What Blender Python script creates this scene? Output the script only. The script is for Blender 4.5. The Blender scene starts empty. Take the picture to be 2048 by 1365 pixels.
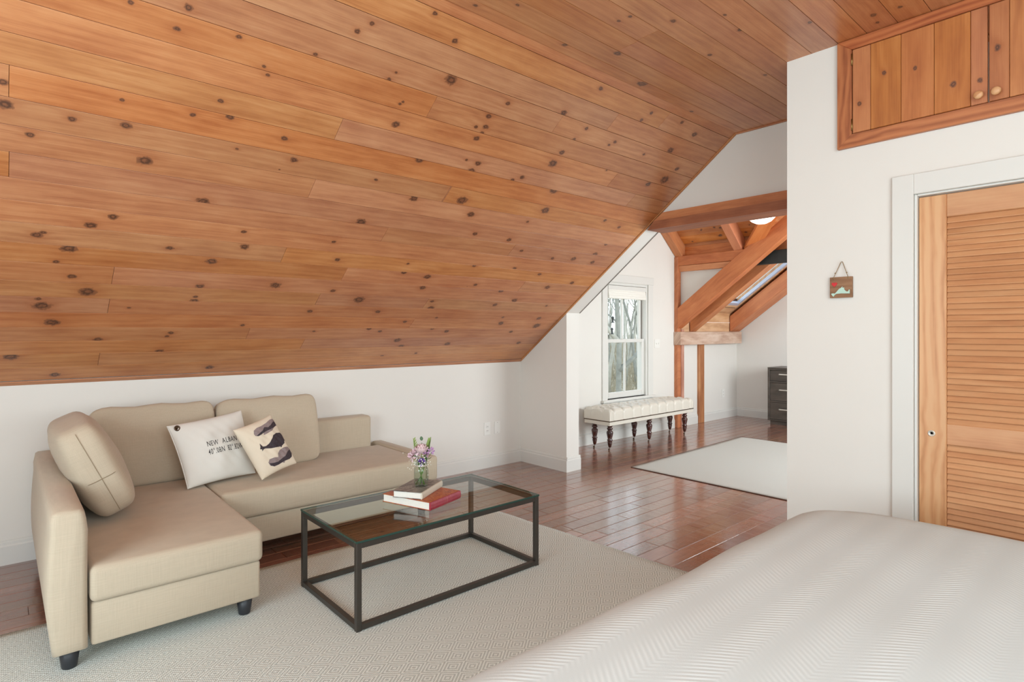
import bpy, bmesh, math, random
from mathutils import Vector, Matrix
random.seed(7)
PI = math.pi
C = bpy.context.scene.collection
S = bpy.context.scene

# ------------------------------------------------------------------ camera
F_PX, HC, HZ = 1157.0, 1.40, 662.0
YAW = math.atan(1307/F_PX)
FW = (math.cos(YAW), math.sin(YAW)); RT = (math.sin(YAW), -math.cos(YAW))
cd = bpy.data.cameras.new('camera'); cam = bpy.data.objects.new('camera', cd); C.objects.link(cam)
cd.sensor_fit = 'HORIZONTAL'; cd.sensor_width = 36.0; cd.lens = 36.0*F_PX/2048; cd.shift_y = -(682.5-HZ)/2048
cd.clip_start = 0.02; cd.clip_end = 300
cam.location = (0, 0, HC); cam.rotation_euler = (PI/2, 0, math.atan2(FW[1], FW[0]) - PI/2)
S.camera = cam

def ray(u, v):
    a = (u-1024)/F_PX
    return Vector((FW[0]+a*RT[0], FW[1]+a*RT[1], (HZ-v)/F_PX))
O = Vector((0, 0, HC))
def hit(u, v, p, n):
    d = ray(u, v); t = (Vector(p)-O).dot(Vector(n))/d.dot(Vector(n)); return O+d*t

# ------------------------------------------------------------------ world, exposure
S.view_settings.view_transform = 'Standard'; S.view_settings.look = 'None'
S.view_settings.exposure = -0.06; S.view_settings.gamma = 1.0; S.view_settings.use_curve_mapping = False
w = bpy.data.worlds.new('world'); S.world = w; w.use_nodes = True
wn = w.node_tree.nodes; wl = w.node_tree.links
bg = wn['Background']
tc = wn.new('ShaderNodeTexCoord'); sx = wn.new('ShaderNodeSeparateXYZ'); cr = wn.new('ShaderNodeValToRGB')
wl.new(tc.outputs['Generated'], sx.inputs[0]); wl.new(sx.outputs[2], cr.inputs[0]); wl.new(cr.outputs[0], bg.inputs[0])
cr.color_ramp.elements[0].position = 0.0; cr.color_ramp.elements[0].color = (0.90, 0.945, 0.95, 1)
cr.color_ramp.elements[1].position = 0.7; cr.color_ramp.elements[1].color = (0.72, 0.86, 1.0, 1)
bg.inputs[1].default_value = 2.6

def area(name, loc, aim, sx_, sy_, power, col=(1, 1, 1)):
    l = bpy.data.lights.new(name, 'AREA'); l.shape = 'RECTANGLE'; l.size = sx_; l.size_y = sy_; l.energy = power; l.color = col
    o = bpy.data.objects.new(name, l); C.objects.link(o); o.location = loc
    o.rotation_euler = (Vector(aim)-Vector(loc)).to_track_quat('-Z', 'Y').to_euler(); return o
# daylight at the unseen left window, then fill lamps added to brighten both rooms
area('daylight_left_window', (-1.70, 1.15, 1.45), (3.0, 2.2, 0.9), 2.0, 1.5, 78, (0.76, 0.92, 1.0))
area('added_fill_rear', (0.3, -1.50, 1.55), (1.2, 4.0, 1.3), 3.0, 1.6, 48, (0.80, 0.92, 1.0))  # added general fill, set at an opening in the unseen rear wall
area('added_fill_overhead', (0.7, -0.75, 2.86), (1.7, 1.9, 0.2), 1.8, 1.2, 58, (0.74, 0.93, 1.0))  # added lamp for neutral light on bed and rug; ceiling has no opening here
area('added_fill_dressing', (6.6, 0.16, 1.6), (6.6, 4.0, 1.4), 2.6, 1.6, 150, (0.86, 0.95, 1.0))  # added fill for the far room, set at an unseen rear opening

# ------------------------------------------------------------------ helpers
def link(name, me, parent=None):
    o = bpy.data.objects.new(name, me); C.objects.link(o)
    if parent: o.parent = parent
    return o
def empty(name, loc=(0, 0, 0), rz=0):
    o = link(name, None); o.location = loc; o.rotation_euler = (0, 0, rz); o.empty_display_size = .1; return o
def tag(o, label=None, cat=None, group=None, kind=None):
    if label: o['label'] = label
    if cat: o['category'] = cat
    if group: o['group'] = group
    if kind: o['kind'] = kind
    return o
def finish(name, bm, mat, parent=None, smooth=False, loc=None, kind=None):
    bmesh.ops.recalc_face_normals(bm, faces=bm.faces)
    me = bpy.data.meshes.new(name); bm.to_mesh(me); bm.free()
    if mat: me.materials.append(mat)
    if smooth:
        me.shade_smooth()
    o = link(name, me, parent)
    if loc: o.location = loc
    if kind: o['kind'] = kind
    return o
def B(): return bmesh.new()
def box(bm, x0, x1, y0, y1, z0, z1, bev=0, seg=2, M=None):
    r = bmesh.ops.create_cube(bm, size=1.0)
    vs = r['verts']
    for v in vs:
        v.co = Vector((x0+(v.co.x+.5)*(x1-x0), y0+(v.co.y+.5)*(y1-y0), z0+(v.co.z+.5)*(z1-z0)))
    geo = vs
    if bev > 0:
        es = list({e for v in vs for e in v.link_edges})
        r = bmesh.ops.bevel(bm, geom=es, offset=bev, segments=seg, affect='EDGES', profile=.5, clamp_overlap=True)
        geo = list({v for f in r['faces'] for v in f.verts} | {v for v in vs if v.is_valid})
    if M is not None:
        bmesh.ops.transform(bm, matrix=M, verts=[v for v in geo if v.is_valid])
    return bm
def bx(name, dims, mat, parent=None, bev=0, seg=2, smooth=False, kind=None, M=None):
    return finish(name, box(B(), *dims, bev=bev, seg=seg, M=M), mat, parent, smooth, kind=kind)
def prism(bm, pts, axis, a, b):
    """polygon pts extruded along axis 0/1/2 from a to b"""
    def mk(p, t):
        q = list(p); q.insert(axis, t); return bm.verts.new(q)
    A = [mk(p, a) for p in pts]; Bv = [mk(p, b) for p in pts]
    n = len(pts)
    bm.faces.new(A); bm.faces.new(Bv[::-1])
    for i in range(n): bm.faces.new((A[i], Bv[i], Bv[(i+1) % n], A[(i+1) % n]))
    return bm
def lathe(bm, prof, seg=20, cx=0, cy=0, caps=True):
    rings = []
    for r, z in prof:
        rings.append([bm.verts.new((cx+r*math.cos(2*PI*i/seg), cy+r*math.sin(2*PI*i/seg), z)) for i in range(seg)])
    for a, b in zip(rings, rings[1:]):
        for i in range(seg): bm.faces.new((a[i], a[(i+1) % seg], b[(i+1) % seg], b[i]))
    if caps:
        bm.faces.new(rings[0][::-1]); bm.faces.new(rings[-1])
    return bm
def tube(bm, pts, rad, seg=6, caps=True):
    pts = [Vector(p) for p in pts]; rings = []
    n = len(pts)
    for i, p in enumerate(pts):
        t = (pts[min(i+1, n-1)]-pts[max(i-1, 0)]).normalized()
        a = Vector((0, 0, 1)) if abs(t.z) < .9 else Vector((1, 0, 0))
        s = t.cross(a).normalized(); q = t.cross(s)
        r = rad[i] if isinstance(rad, (list, tuple)) else rad
        rings.append([bm.verts.new(p+s*r*math.cos(2*PI*k/seg)+q*r*math.sin(2*PI*k/seg)) for k in range(seg)])
    for a, b in zip(rings, rings[1:]):
        for k in range(seg): bm.faces.new((a[k], a[(k+1) % seg], b[(k+1) % seg], b[k]))
    if caps:
        bm.faces.new(rings[0][::-1]); bm.faces.new(rings[-1])
    return bm
def rbox(bm, dx, dy, dz, p=6, n=12, puff=0, M=None, pinch=0):
    """soft box: superellipsoid-like"""
    r = bmesh.ops.create_cube(bm, size=2.0)
    es = bm.edges[:]
    bmesh.ops.subdivide_edges(bm, edges=es, cuts=n, use_grid_fill=True)
    for v in bm.verts:
        c = v.co.copy()
        # concentrate samples near the edges
        c = Vector([math.sin(q*PI/2) if True else q for q in c])
        m = max(abs(c.x), abs(c.y), abs(c.z)); L = (abs(c.x)**p+abs(c.y)**p+abs(c.z)**p)**(1/p)
        c = c*(m/L)
        k = 1+puff*(1-c.x*c.x)*(1-c.z*c.z)-pinch*(c.x*c.x*c.z*c.z)
        v.co = Vector((c.x*dx/2, c.y*dy/2*k, c.z*dz/2))
    if M is not None: bm.transform(M)
    return bm

# ------------------------------------------------------------------ materials
def NM(name):
    m = bpy.data.materials.new(name); m.use_nodes = True
    nt = m.node_tree; b = nt.nodes['Principled BSDF']
    return m, nt, b
class G:
    def __init__(s, nt): s.nt = nt; s.n = nt.nodes; s.l = nt.links
    def put(s, sock, v):
        if isinstance(v, bpy.types.NodeSocket): s.l.new(v, sock)
        else: sock.default_value = v
    def math(s, op, a, b=0.0, c=None, clamp=False):
        n = s.n.new('ShaderNodeMath'); n.operation = op; n.use_clamp = clamp
        s.put(n.inputs[0], a); s.put(n.inputs[1], b)
        if c is not None: s.put(n.inputs[2], c)
        return n.outputs[0]
    def vmath(s, op, a, b=(0, 0, 0)):
        n = s.n.new('ShaderNodeVectorMath'); n.operation = op; s.put(n.inputs[0], a); s.put(n.inputs[1], b)
        return n.outputs[1] if op in ('LENGTH', 'DISTANCE', 'DOT_PRODUCT') else n.outputs[0]
    def noise(s, vec, scale, detail=4, rough=.5, dist=0, out=0):
        n = s.n.new('ShaderNodeTexNoise'); s.put(n.inputs['Vector'], vec); n.inputs['Scale'].default_value = scale
        n.inputs['Detail'].default_value = detail; n.inputs['Roughness'].default_value = rough; n.inputs['Distortion'].default_value = dist
        return n.outputs[out]
    def mix(s, f, a, b, blend='MIX'):
        n = s.n.new('ShaderNodeMix'); n.data_type = 'RGBA'; n.blend_type = blend
        s.put(n.inputs[0], f)
        for k, v in ((6, a), (7, b)):
            s.put(n.inputs[k], v if isinstance(v, bpy.types.NodeSocket) else (*v[:3], 1))
        return n.outputs[2]
    def ramp(s, f, stops):
        n = s.n.new('ShaderNodeValToRGB'); s.put(n.inputs[0], f)
        e = n.color_ramp.elements
        while len(e) < len(stops): e.new(.5)
        for i, (p, c) in enumerate(stops): e[i].position = p; e[i].color = (*c, 1)
        return n.outputs[0]
    def coord(s): return s.n.new('ShaderNodeTexCoord').outputs['Object']
    def rnd(s): return s.n.new('ShaderNodeObjectInfo').outputs['Random']
    def bump(s, b, h, strength=.3, dist=.01):
        n = s.n.new('ShaderNodeBump'); n.inputs['Strength'].default_value = strength; n.inputs['Distance'].default_value = dist
        s.put(n.inputs['Height'], h); s.l.new(n.outputs[0], b.inputs['Normal'])
    def sep(s, v):
        n = s.n.new('ShaderNodeSeparateXYZ'); s.put(n.inputs[0], v); return n.outputs
    def comb(s, x, y, z):
        n = s.n.new('ShaderNodeCombineXYZ'); s.put(n.inputs[0], x); s.put(n.inputs[1], y); s.put(n.inputs[2], z); return n.outputs[0]
def sr(r, g, b):
    f = lambda c: (c/255/12.92) if c/255 <= .04045 else ((c/255+.055)/1.055)**2.4
    return (f(r), f(g), f(b))
def plain(name, col, rough=.5, metal=0, spec=.5, noise=0, bump=0, scale=30, sheen=0):
    m, nt, b = NM(name); g = G(nt)
    b.inputs['Roughness'].default_value = rough; b.inputs['Metallic'].default_value = metal
    b.inputs['Specular IOR Level'].default_value = spec
    if sheen: b.inputs['Sheen Weight'].default_value = sheen
    n = g.noise(g.coord(), scale, 3)
    d = 1-noise
    g.l.new(g.mix(n, tuple(c*d for c in col), tuple(min(1, c*(1+noise)) for c in col)), b.inputs['Base Color'])
    if bump: g.bump(b, n, bump, .004)
    return m
def wood(name, light, mid, dark, knots=0, swap=False, rough=.4, along=0, grain=1.0, var=.18, bump=.05, coat=0, spec=.5, ring=14, rc=.16, hue=True, pull=(0.8, .42, .2)):
    """plank wood; grain runs along local axis `along`; knots read from object properties k0.."""
    m, nt, b = NM(name); g = G(nt)
    co = g.coord(); r = g.rnd()
    x, y, z = g.sep(co)
    ax = [x, y, z]; a = ax[along]; t1, t2 = [ax[i] for i in range(3) if i != along]
    if swap: t1, t2 = t2, t1
    cross = g.math('ADD', t1, g.math('MULTIPLY', t2, .8))
    off = g.math('MULTIPLY', r, 53.0)
    if knots:
        swirl = None; core = None; halo = None; ringm = None
        for k in range(knots):
            an = g.n.new('ShaderNodeAttribute'); an.attribute_type = 'OBJECT'; an.attribute_name = 'k%d' % k
            kx, ky, kr = g.sep(an.outputs['Vector'])
            dx = g.math('MULTIPLY', g.math('SUBTRACT', a, kx), .78); dy = g.math('SUBTRACT', t1, ky)
            d = g.math('DIVIDE', g.math('SQRT', g.math('ADD', g.math('MULTIPLY', dx, dx), g.math('MULTIPLY', dy, dy))), kr)
            c = d if core is None else g.math('MINIMUM', core, d)
            e = g.math('EXPONENT', g.math('MULTIPLY', d, -.55))
            swirl = e if swirl is None else g.math('ADD', swirl, e)
            core = c
        wob = g.noise(g.comb(a, cross, off), 60, 3)
        dd = g.math('ADD', core, g.math('MULTIPLY', g.math('SUBTRACT', wob, .5), 1.15))
    lo = g.noise(g.comb(g.math('MULTIPLY', a, .9), g.math('MULTIPLY', cross, 5.0), off), 1.6, 3, .55, .6)
    ph = g.math('ADD', g.math('MULTIPLY', cross, ring*4.0*grain), g.math('MULTIPLY', lo, 16.0))
    ph = g.math('ADD', ph, off)
    if knots: ph = g.math('ADD', ph, g.math('MULTIPLY', swirl, 5.0))
    rings = g.math('MULTIPLY_ADD', g.math('SINE', ph), .5, .5)
    fine = g.noise(g.comb(g.math('MULTIPLY', a, 4.0), g.math('MULTIPLY', cross, 160.0*grain), off), 1.0, 3, .6)
    blot = g.noise(g.comb(g.math('MULTIPLY', a, 1.4), g.math('MULTIPLY', cross, 3.5), off), 2.2, 4, .6)
    f = g.math('ADD', g.math('MULTIPLY', rings, rc), g.math('ADD', g.math('MULTIPLY', fine, .34), g.math('MULTIPLY', blot, .55)))
    col = g.ramp(f, [(.28, dark), (.52, mid), (.80, light)])
    hv = g.n.new('ShaderNodeHueSaturation'); g.l.new(col, hv.inputs['Color'])
    g.put(hv.inputs['Value'], g.math('MULTIPLY_ADD', r, var*2, 1-var))
    r2 = g.math('FRACT', g.math('MULTIPLY', r, 7.31))
    if hue:
        g.put(hv.inputs['Saturation'], g.math('MULTIPLY_ADD', r2, .12, .92))
        g.put(hv.inputs['Hue'], g.math('MULTIPLY_ADD', g.math('FRACT', g.math('MULTIPLY', r, 13.7)), .008, .496))
    col = hv.outputs[0]
    if knots:
        hm = g.math('EXPONENT', g.math('MULTIPLY', g.math('MULTIPLY', dd, dd), -.28))
        col = g.mix(g.math('MULTIPLY', hm, .5), col, sr(156, 86, 46))
        cm = g.math('SMOOTH_MIN', 1.0, g.math('MULTIPLY', g.math('SUBTRACT', 1.15, dd), 4.0), .05, clamp=True)
        inner = g.math('MULTIPLY_ADD', g.math('SINE', g.math('MULTIPLY', dd, 9.0)), .5, .5)
        kc = g.mix(inner, sr(66, 40, 30), sr(128, 80, 54))
        col = g.mix(g.math('MULTIPLY', cm, .9), col, kc)
        # pin knots scattered by the tree itself
        vo = g.n.new('ShaderNodeTexVoronoi'); vo.inputs['Scale'].default_value = 2.6
        g.put(vo.inputs['Vector'], g.comb(a, g.math('MULTIPLY', t1, 1.25), off))
        pk = g.math('LESS_THAN', g.math('ADD', vo.outputs['Distance'], g.math('MULTIPLY', g.math('SUBTRACT', wob, .5), .02)), .013)
        col = g.mix(g.math('MULTIPLY', pk, .75), col, sr(78, 44, 28))
    g.l.new(col, b.inputs['Base Color'])
    b.inputs['Roughness'].default_value = rough; b.inputs['Specular IOR Level'].default_value = spec
    if coat: b.inputs['Coat Weight'].default_value = coat; b.inputs['Coat Roughness'].default_value = .22
    if bump: g.bump(b, f, bump, .003)
    return m

# linen weave
def linen(name, col, s=1.0):
    m, nt, b = NM(name); g = G(nt); co = g.coord()
    n1 = g.noise(g.vmath('MULTIPLY', co, (12*s, 12*s, 420*s)), 1, 2); n2 = g.noise(g.vmath('MULTIPLY', co, (420*s, 420*s, 12*s)), 1, 2)
    n3 = g.noise(co, 3, 3)
    f = g.math('MULTIPLY_ADD', g.math('ADD', n1, n2), .5, 0)
    c1 = tuple(c*.78 for c in col); c2 = tuple(min(1, c*1.2) for c in col)
    g.l.new(g.mix(g.math('MULTIPLY_ADD', f, .9, g.math('MULTIPLY', n3, .1)), c1, c2), b.inputs['Base Color'])
    b.inputs['Roughness'].default_value = .92; b.inputs['Specular IOR Level'].default_value = .15
    b.inputs['Sheen Weight'].default_value = .15; b.inputs['Sheen Roughness'].default_value = .5
    g.bump(b, f, .25, .002); return m

M_wall = plain('white_wall_paint', sr(226, 221, 213), .75, spec=.25, noise=.012, scale=6)
M_trim = plain('white_trim_paint', sr(219, 216, 209), .42, spec=.4, noise=.01, scale=9)
M_pine = wood('amber_pine', sr(210, 152, 104), sr(190, 125, 78), sr(162, 94, 54), knots=6, rough=.36, coat=.25, var=.09, ring=34, rc=.09)
M_pine_room = wood('amber_pine_bright', sr(216, 146, 88), sr(198, 120, 64), sr(168, 88, 42), knots=6, rough=.45, var=.10)
M_pine_y = wood('amber_pine_across', sr(216, 146, 88), sr(198, 120, 64), sr(168, 88, 42), knots=2, rough=.45, var=.08, along=1, swap=True)
M_beam = wood('fir_beam', sr(206, 132, 80), sr(190, 112, 64), sr(166, 90, 50), rough=.55, var=.08, ring=8)
M_beam_y = wood('fir_beam_across', sr(214, 142, 90), sr(200, 122, 72), sr(172, 94, 52), rough=.55, var=.08, ring=8, along=1)
M_post = wood('fir_post', sr(198, 142, 92), sr(176, 112, 66), sr(140, 82, 46), rough=.6, var=.06, ring=6, along=2)
M_rough = wood('rough_pink_timber', sr(226, 204, 186), sr(204, 172, 150), sr(170, 132, 110), rough=.8, var=.05, ring=5, hue=False)
M_pale = wood('pale_pine', sr(228, 188, 146), sr(210, 164, 118), sr(180, 128, 84), rough=.6, var=.06)
M_trimwood = wood('cabinet_trim_fir', sr(186, 112, 62), sr(166, 92, 48), sr(128, 64, 32), rough=.42, ring=50, rc=.34, along=1, var=.05)
M_trimwood_z = wood('cabinet_stile_fir', sr(186, 112, 62), sr(166, 92, 48), sr(128, 64, 32), rough=.42, ring=50, rc=.34, along=2, var=.05)
M_cabboard = wood('cabinet_pine', sr(198, 128, 72), sr(180, 108, 56), sr(158, 88, 44), knots=2, swap=True, rough=.4, along=2, var=.08)
M_edge = wood('edge_mould', sr(200, 138, 88), sr(188, 122, 74), sr(160, 98, 58), rough=.5, var=.03)
M_door = wood('door_fir', sr(212, 162, 116), sr(204, 148, 100), sr(178, 118, 74), rough=.45, along=2, ring=42, rc=.42, var=.03, hue=False)
M_door_y = wood('door_fir_across', sr(208, 158, 114), sr(198, 142, 98), sr(178, 120, 80), rough=.45, along=1, ring=12, var=.05, hue=False)
M_cloth = linen('beige_linen', sr(190, 175, 153))
M_white_cloth = plain('white_cotton', sr(228, 226, 218), .9, spec=.15, noise=.03, bump=.3, scale=14, sheen=.1)
M_cream_cloth = plain('cream_cotton', sr(226, 212, 190), .9, spec=.15, noise=.04, bump=.3, scale=16, sheen=.1)
M_leather = plain('ivory_leather', sr(216, 208, 194), .38, spec=.5, noise=.02, scale=8)
M_print = plain('black_ink', sr(70, 66, 66), .9, spec=.1, noise=.2, scale=200)
M_whale = plain('whale_ink', sr(70, 62, 66), .9, spec=.1, noise=.55, scale=120)
M_whale_l = plain('pale_whale_ink', sr(146, 130, 128), .9, spec=.1, noise=.35, scale=150)
M_iron = plain('dark_iron', sr(84, 80, 75), .42, metal=.75, noise=.12, scale=20)
M_black = plain('black_plastic', sr(42, 44, 48), .45, noise=.05)
M_black_steel = plain('black_steel', sr(48, 50, 48), .55, metal=.3, noise=.2, scale=14)
M_dresser = wood('espresso_wood', sr(98, 88, 78), sr(78, 70, 62), sr(58, 52, 46), rough=.4, var=.03, along=1, hue=False)
M_nickel = plain('brushed_nickel', sr(214, 208, 196), .35, metal=.5, noise=.05)
M_brass = plain('aged_brass', sr(150, 118, 70), .35, metal=.9, noise=.1)
M_bronze = plain('bronze_ring', sr(90, 72, 56), .4, metal=.8, noise=.1)
M_mahog = wood('mahogany', sr(92, 46, 34), sr(70, 32, 24), sr(44, 20, 16), rough=.22, var=.05, along=2, coat=.4, hue=False)
M_plate = plain('white_plastic', sr(232, 229, 222), .35, noise=.01)
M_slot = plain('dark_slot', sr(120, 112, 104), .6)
M_gap = plain('dark_gap', sr(60, 40, 30), .9)
M_paper = plain('page_paper', sr(232, 228, 218), .85, noise=.06, scale=90)
M_shade = plain('woven_blind_cloth', sr(236, 232, 222), .85, noise=.05, bump=.3, scale=60)

def glass_mat(name, tint, refl=1.0, rough=0.0, ior=1.5):
    m = bpy.data.materials.new(name); m.use_nodes = True; nt = m.node_tree; nt.nodes.remove(nt.nodes['Principled BSDF'])
    out = nt.nodes['Material Output']; tr = nt.nodes.new('ShaderNodeBsdfTransparent'); tr.inputs[0].default_value = (*tint, 1)
    gl = nt.nodes.new('ShaderNodeBsdfGlossy'); gl.inputs['Roughness'].default_value = rough
    fr = nt.nodes.new('ShaderNodeFresnel'); fr.inputs[0].default_value = ior
    mx = nt.nodes.new('ShaderNodeMixShader'); mu = nt.nodes.new('ShaderNodeMath'); mu.operation = 'MULTIPLY'; mu.inputs[1].default_value = refl
    geo = nt.nodes.new('ShaderNodeNewGeometry'); iv = nt.nodes.new('ShaderNodeMath'); iv.operation = 'SUBTRACT'; iv.inputs[0].default_value = 1.0
    m2 = nt.nodes.new('ShaderNodeMath'); m2.operation = 'MULTIPLY'; nt.links.new(geo.outputs['Backfacing'], iv.inputs[1]); nt.links.new(fr.outputs[0], m2.inputs[0]); nt.links.new(iv.outputs[0], m2.inputs[1]); nt.links.new(m2.outputs[0], mu.inputs[0]); nt.links.new(mu.outputs[0], mx.inputs[0]); nt.links.new(tr.outputs[0], mx.inputs[1]); nt.links.new(gl.outputs[0], mx.inputs[2])
    nt.links.new(mx.outputs[0], out.inputs['Surface']); return m
M_pane = glass_mat('window_glass', (.97, .985, .98), .5)
M_tableglass = glass_mat('table_glass', (.90, .95, .92), 1.0)
M_jarglass = glass_mat('jar_glass', (.93, .96, .94), 1.3)
M_water = glass_mat('vase_water', (.93, .96, .93), .6, ior=1.33)
M_glassedge = plain('green_glass_edge', sr(44, 72, 64), .12, noise=.2, scale=40)
def emis(name, col, s):
    m, nt, b = NM(name); b.inputs['Base Color'].default_value = (*col, 1); b.inputs['Emission Color'].default_value = (*col, 1); b.inputs['Emission Strength'].default_value = s; return m
M_lamp = emis('lit_opal_glass', (1, .93, .82), 2.2)

# floor: dark hand-scraped wood
def floor_mat():
    m, nt, b = NM('handscraped_walnut'); g = G(nt); co = g.coord(); r = g.rnd(); x, y, z = g.sep(co); off = g.math('MULTIPLY', r, 61.0)
    lo = g.noise(g.comb(g.math('MULTIPLY', x, 1.6), g.math('MULTIPLY', y, 12.0), off), 1.4, 4, .6, .5)
    fine = g.noise(g.comb(g.math('MULTIPLY', x, 6.0), g.math('MULTIPLY', y, 170.0), off), 1, 3, .6)
    f = g.math('ADD', g.math('MULTIPLY', lo, .5), g.math('MULTIPLY', fine, .5))
    col = g.ramp(f, [(.15, sr(104, 68, 52)), (.5, sr(140, 96, 76)), (.9, sr(170, 124, 102))])
    hv = g.n.new('ShaderNodeHueSaturation'); g.l.new(col, hv.inputs['Color']); g.put(hv.inputs['Value'], g.math('MULTIPLY_ADD', r, .45, .72))
    g.put(hv.inputs['Hue'], g.math('MULTIPLY_ADD', g.math('FRACT', g.math('MULTIPLY', r, 9.7)), .02, .488))
    g.l.new(hv.outputs[0], b.inputs['Base Color'])
    b.inputs['Roughness'].default_value = .2; b.inputs['Specular IOR Level'].default_value = .9
    b.inputs['Coat Weight'].default_value = .6; b.inputs['Coat Roughness'].default_value = .12
    scr = g.noise(g.comb(g.math('MULTIPLY', x, 16.0), g.math('MULTIPLY', y, 3.0), off), 1.0, 2, .4)
    g.bump(b, g.math('ADD', scr, g.math('MULTIPLY', fine, .10)), .5, .006)
    return m
M_floor = floor_mat()

def rug_mat(name, c1, c2, cell=.10, ang=0.0, s1=.5):
    m, nt, b = NM(name); g = G(nt); co = g.coord(); x, y, z = g.sep(co)
    def tri(v, p):   # triangle wave 0..1
        fr = g.math('FRACT', g.math('DIVIDE', v, p)); return g.math('ABSOLUTE', g.math('SUBTRACT', g.math('MULTIPLY', fr, 2.0), 1.0))
    d = g.math('ADD', tri(x, cell*1.25), tri(y, cell))
    rg = g.math('MULTIPLY_ADD', g.math('SINE', g.math('MULTIPLY', d, 2*PI*3.0)), .5, .5)
    st = g.math('MULTIPLY_ADD', g.math('SINE', g.math('MULTIPLY', x, 2*PI/.0065)), .5, .5)
    nz = g.noise(co, 220, 2)
    f = g.math('MULTIPLY_ADD', g.math('SUBTRACT', g.math('ADD', g.math('MULTIPLY', rg, .75), g.math('MULTIPLY', nz, .6)), .67), s1*2, .5, clamp=True)
    g.l.new(g.mix(f, c1, c2), b.inputs['Base Color']); b.inputs['Roughness'].default_value = .95; b.inputs['Specular IOR Level'].default_value = .1
    g.bump(b, g.math('ADD', f, g.math('MULTIPLY', st, .4)), .35, .004); return m
M_rug = rug_mat('diamond_weave_wool', sr(174, 179, 173), sr(232, 236, 229))
M_rug2 = rug_mat('pale_flat_weave', sr(194, 192, 184), sr(208, 207, 200), cell=.02, s1=.3)

def spread_mat():
    m, nt, b = NM('herringbone_bedspread'); g = G(nt); co = g.coord(); x, y, z = g.sep(co)
    # bands run along x; ribs inside alternate bands run diagonally both ways
    yy = g.math('ADD', y, g.math('MULTIPLY', z, .9))
    band = g.math('FRACT', g.math('DIVIDE', yy, .25))
    tri = g.math('ABSOLUTE', g.math('SUBTRACT', g.math('MULTIPLY', band, 2.0), 1.0))
    ph = g.math('ADD', g.math('MULTIPLY', x, 2*PI/.018), g.math('MULTIPLY', tri, 2*PI*6.0))
    rib = g.math('MULTIPLY_ADD', g.math('SINE', ph), .5, .5)
    amp = g.math('MULTIPLY_ADD', g.math('SINE', g.math('MULTIPLY', yy, 2*PI/.125)), .5, .55)
    h = g.math('MULTIPLY', rib, amp)
    nz = g.noise(co, 300, 2)
    wr = g.noise(co, 3.0, 3, .5)
    g.l.new(g.mix(h, sr(201, 205, 202), sr(211, 215, 212)), b.inputs['Base Color'])
    b.inputs['Roughness'].default_value = .9; b.inputs['Specular IOR Level'].default_value = .15
    g.bump(b, g.math('ADD', g.math('ADD', h, g.math('MULTIPLY', nz, .3)), g.math('MULTIPLY', wr, 3.0)), .22, .003); return m
M_spread = spread_mat()

# ------------------------------------------------------------------ STRUCTURE
WX0, WY0 = -1.80, -1.60          # room extents behind the camera
XG, XG2 = 4.20, 4.38             # gable wall near / far face
YK = 4.60                        # knee wall of this room
YW = 4.70                        # window wall of the far room
XE, XC = 9.12, 3.29              # far gable wall, closet wall
slope = lambda y: 1.076+(YK-y)*.75

# knots seen in the photograph (picture position, half width): carried onto the boards as board coordinates
KN = """378,15,8 398,18,3 354,57,6 262,5,5 478,74,5 528,133,4 536,150,4 441,202,5 460,234,7 386,230,5 244,200,4 7,164,8 10,209,12 144,238,7
251,251,9 60,270,7 290,322,12 569,277,6 474,298,3 588,320,7 265,278,2 627,99,3 631,109,4 715,63,6 744,47,5 951,11,5 1035,10,4 870,27,5 910,82,6
902,160,12 783,149,3 778,159,4 792,145,3 1016,207,5 1127,226,7 1130,90,6 1234,107,8 1260,33,4 1238,42,4 1346,42,6 1284,168,10 1202,177,5 1303,226,4
1283,240,4 1389,269,6 1341,301,7 1218,290,3 1230,284,4 1288,309,3 1354,338,5 1329,360,10 1296,369,6 1148,279,4 1124,305,6 1106,327,9 1213,341,2
1108,381,9 1044,355,5 1025,360,4 956,327,6 943,342,7 933,320,3 953,277,6 972,254,6 964,266,4 952,254,4 792,249,8 839,320,8 806,204,3 800,208,3
890,245,4 752,360,4 924,401,10 828,397,8 978,233,6 1173,257,4 1383,223,4 1364,245,4 405,404,11 571,418,5 227,434,8 181,451,9 74,470,8 87,465,5
137,497,12 112,524,5 423,523,9 340,496,6 489,494,8 487,464,5 144,553,7 265,557,4 262,568,4 400,573,7 414,567,3 496,579,5 551,571,9 666,582,5
675,588,4 175,584,13 391,594,4 389,602,7 77,598,5 84,612,13 104,645,11 620,623,5 258,616,3 485,651,4 196,679,7 342,666,5 334,673,4 628,663,3
318,703,7 419,735,7 110,750,8 22,714,11 668,484,4 675,520,5 942,429,7 1091,421,9 722,444,9 1210,441,4 1238,455,4 1055,444,3 1212,489,4 1190,509,6
1018,480,5 950,468,5 1043,502,4 1147,518,6 1105,517,4 1185,525,5 816,528,3 855,554,7 808,545,6 949,532,4 1029,537,4 1079,549,4 1144,566,5
845,576,6 928,586,4 927,598,4 951,570,4 1002,582,6 1095,575,6 1029,601,6 990,610,5 861,617,7 864,603,4 719,600,10 756,624,5 873,636,3 1093,612,3
1006,635,3 1078,637,5 1002,647,6 1073,652,8 810,644,4 738,658,5 760,663,4 893,663,5 865,658,4 1022,664,4 795,681,7 802,693,6 895,688,6 1037,686,5
832,707,3 764,713,4 1620,45,5 1747,30,6 1755,45,4 1800,14,5 1480,60,5 1530,150,4 1420,110,5 1450,30,4"""
KN = [tuple(float(q) for q in t.split(',')) for t in KN.split()]
JO = "18,162 18,330 675,264 620,386 861,219 1112,253 1219,253 1308,65 1219,367 1243,98 1320,251 896,383 226,551 566,513 217,614 634,602 495,670 603,692 197,722 687,552 892,393 770,468 1021,504 1041,576 849,611 821,651 1257,406"
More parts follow.
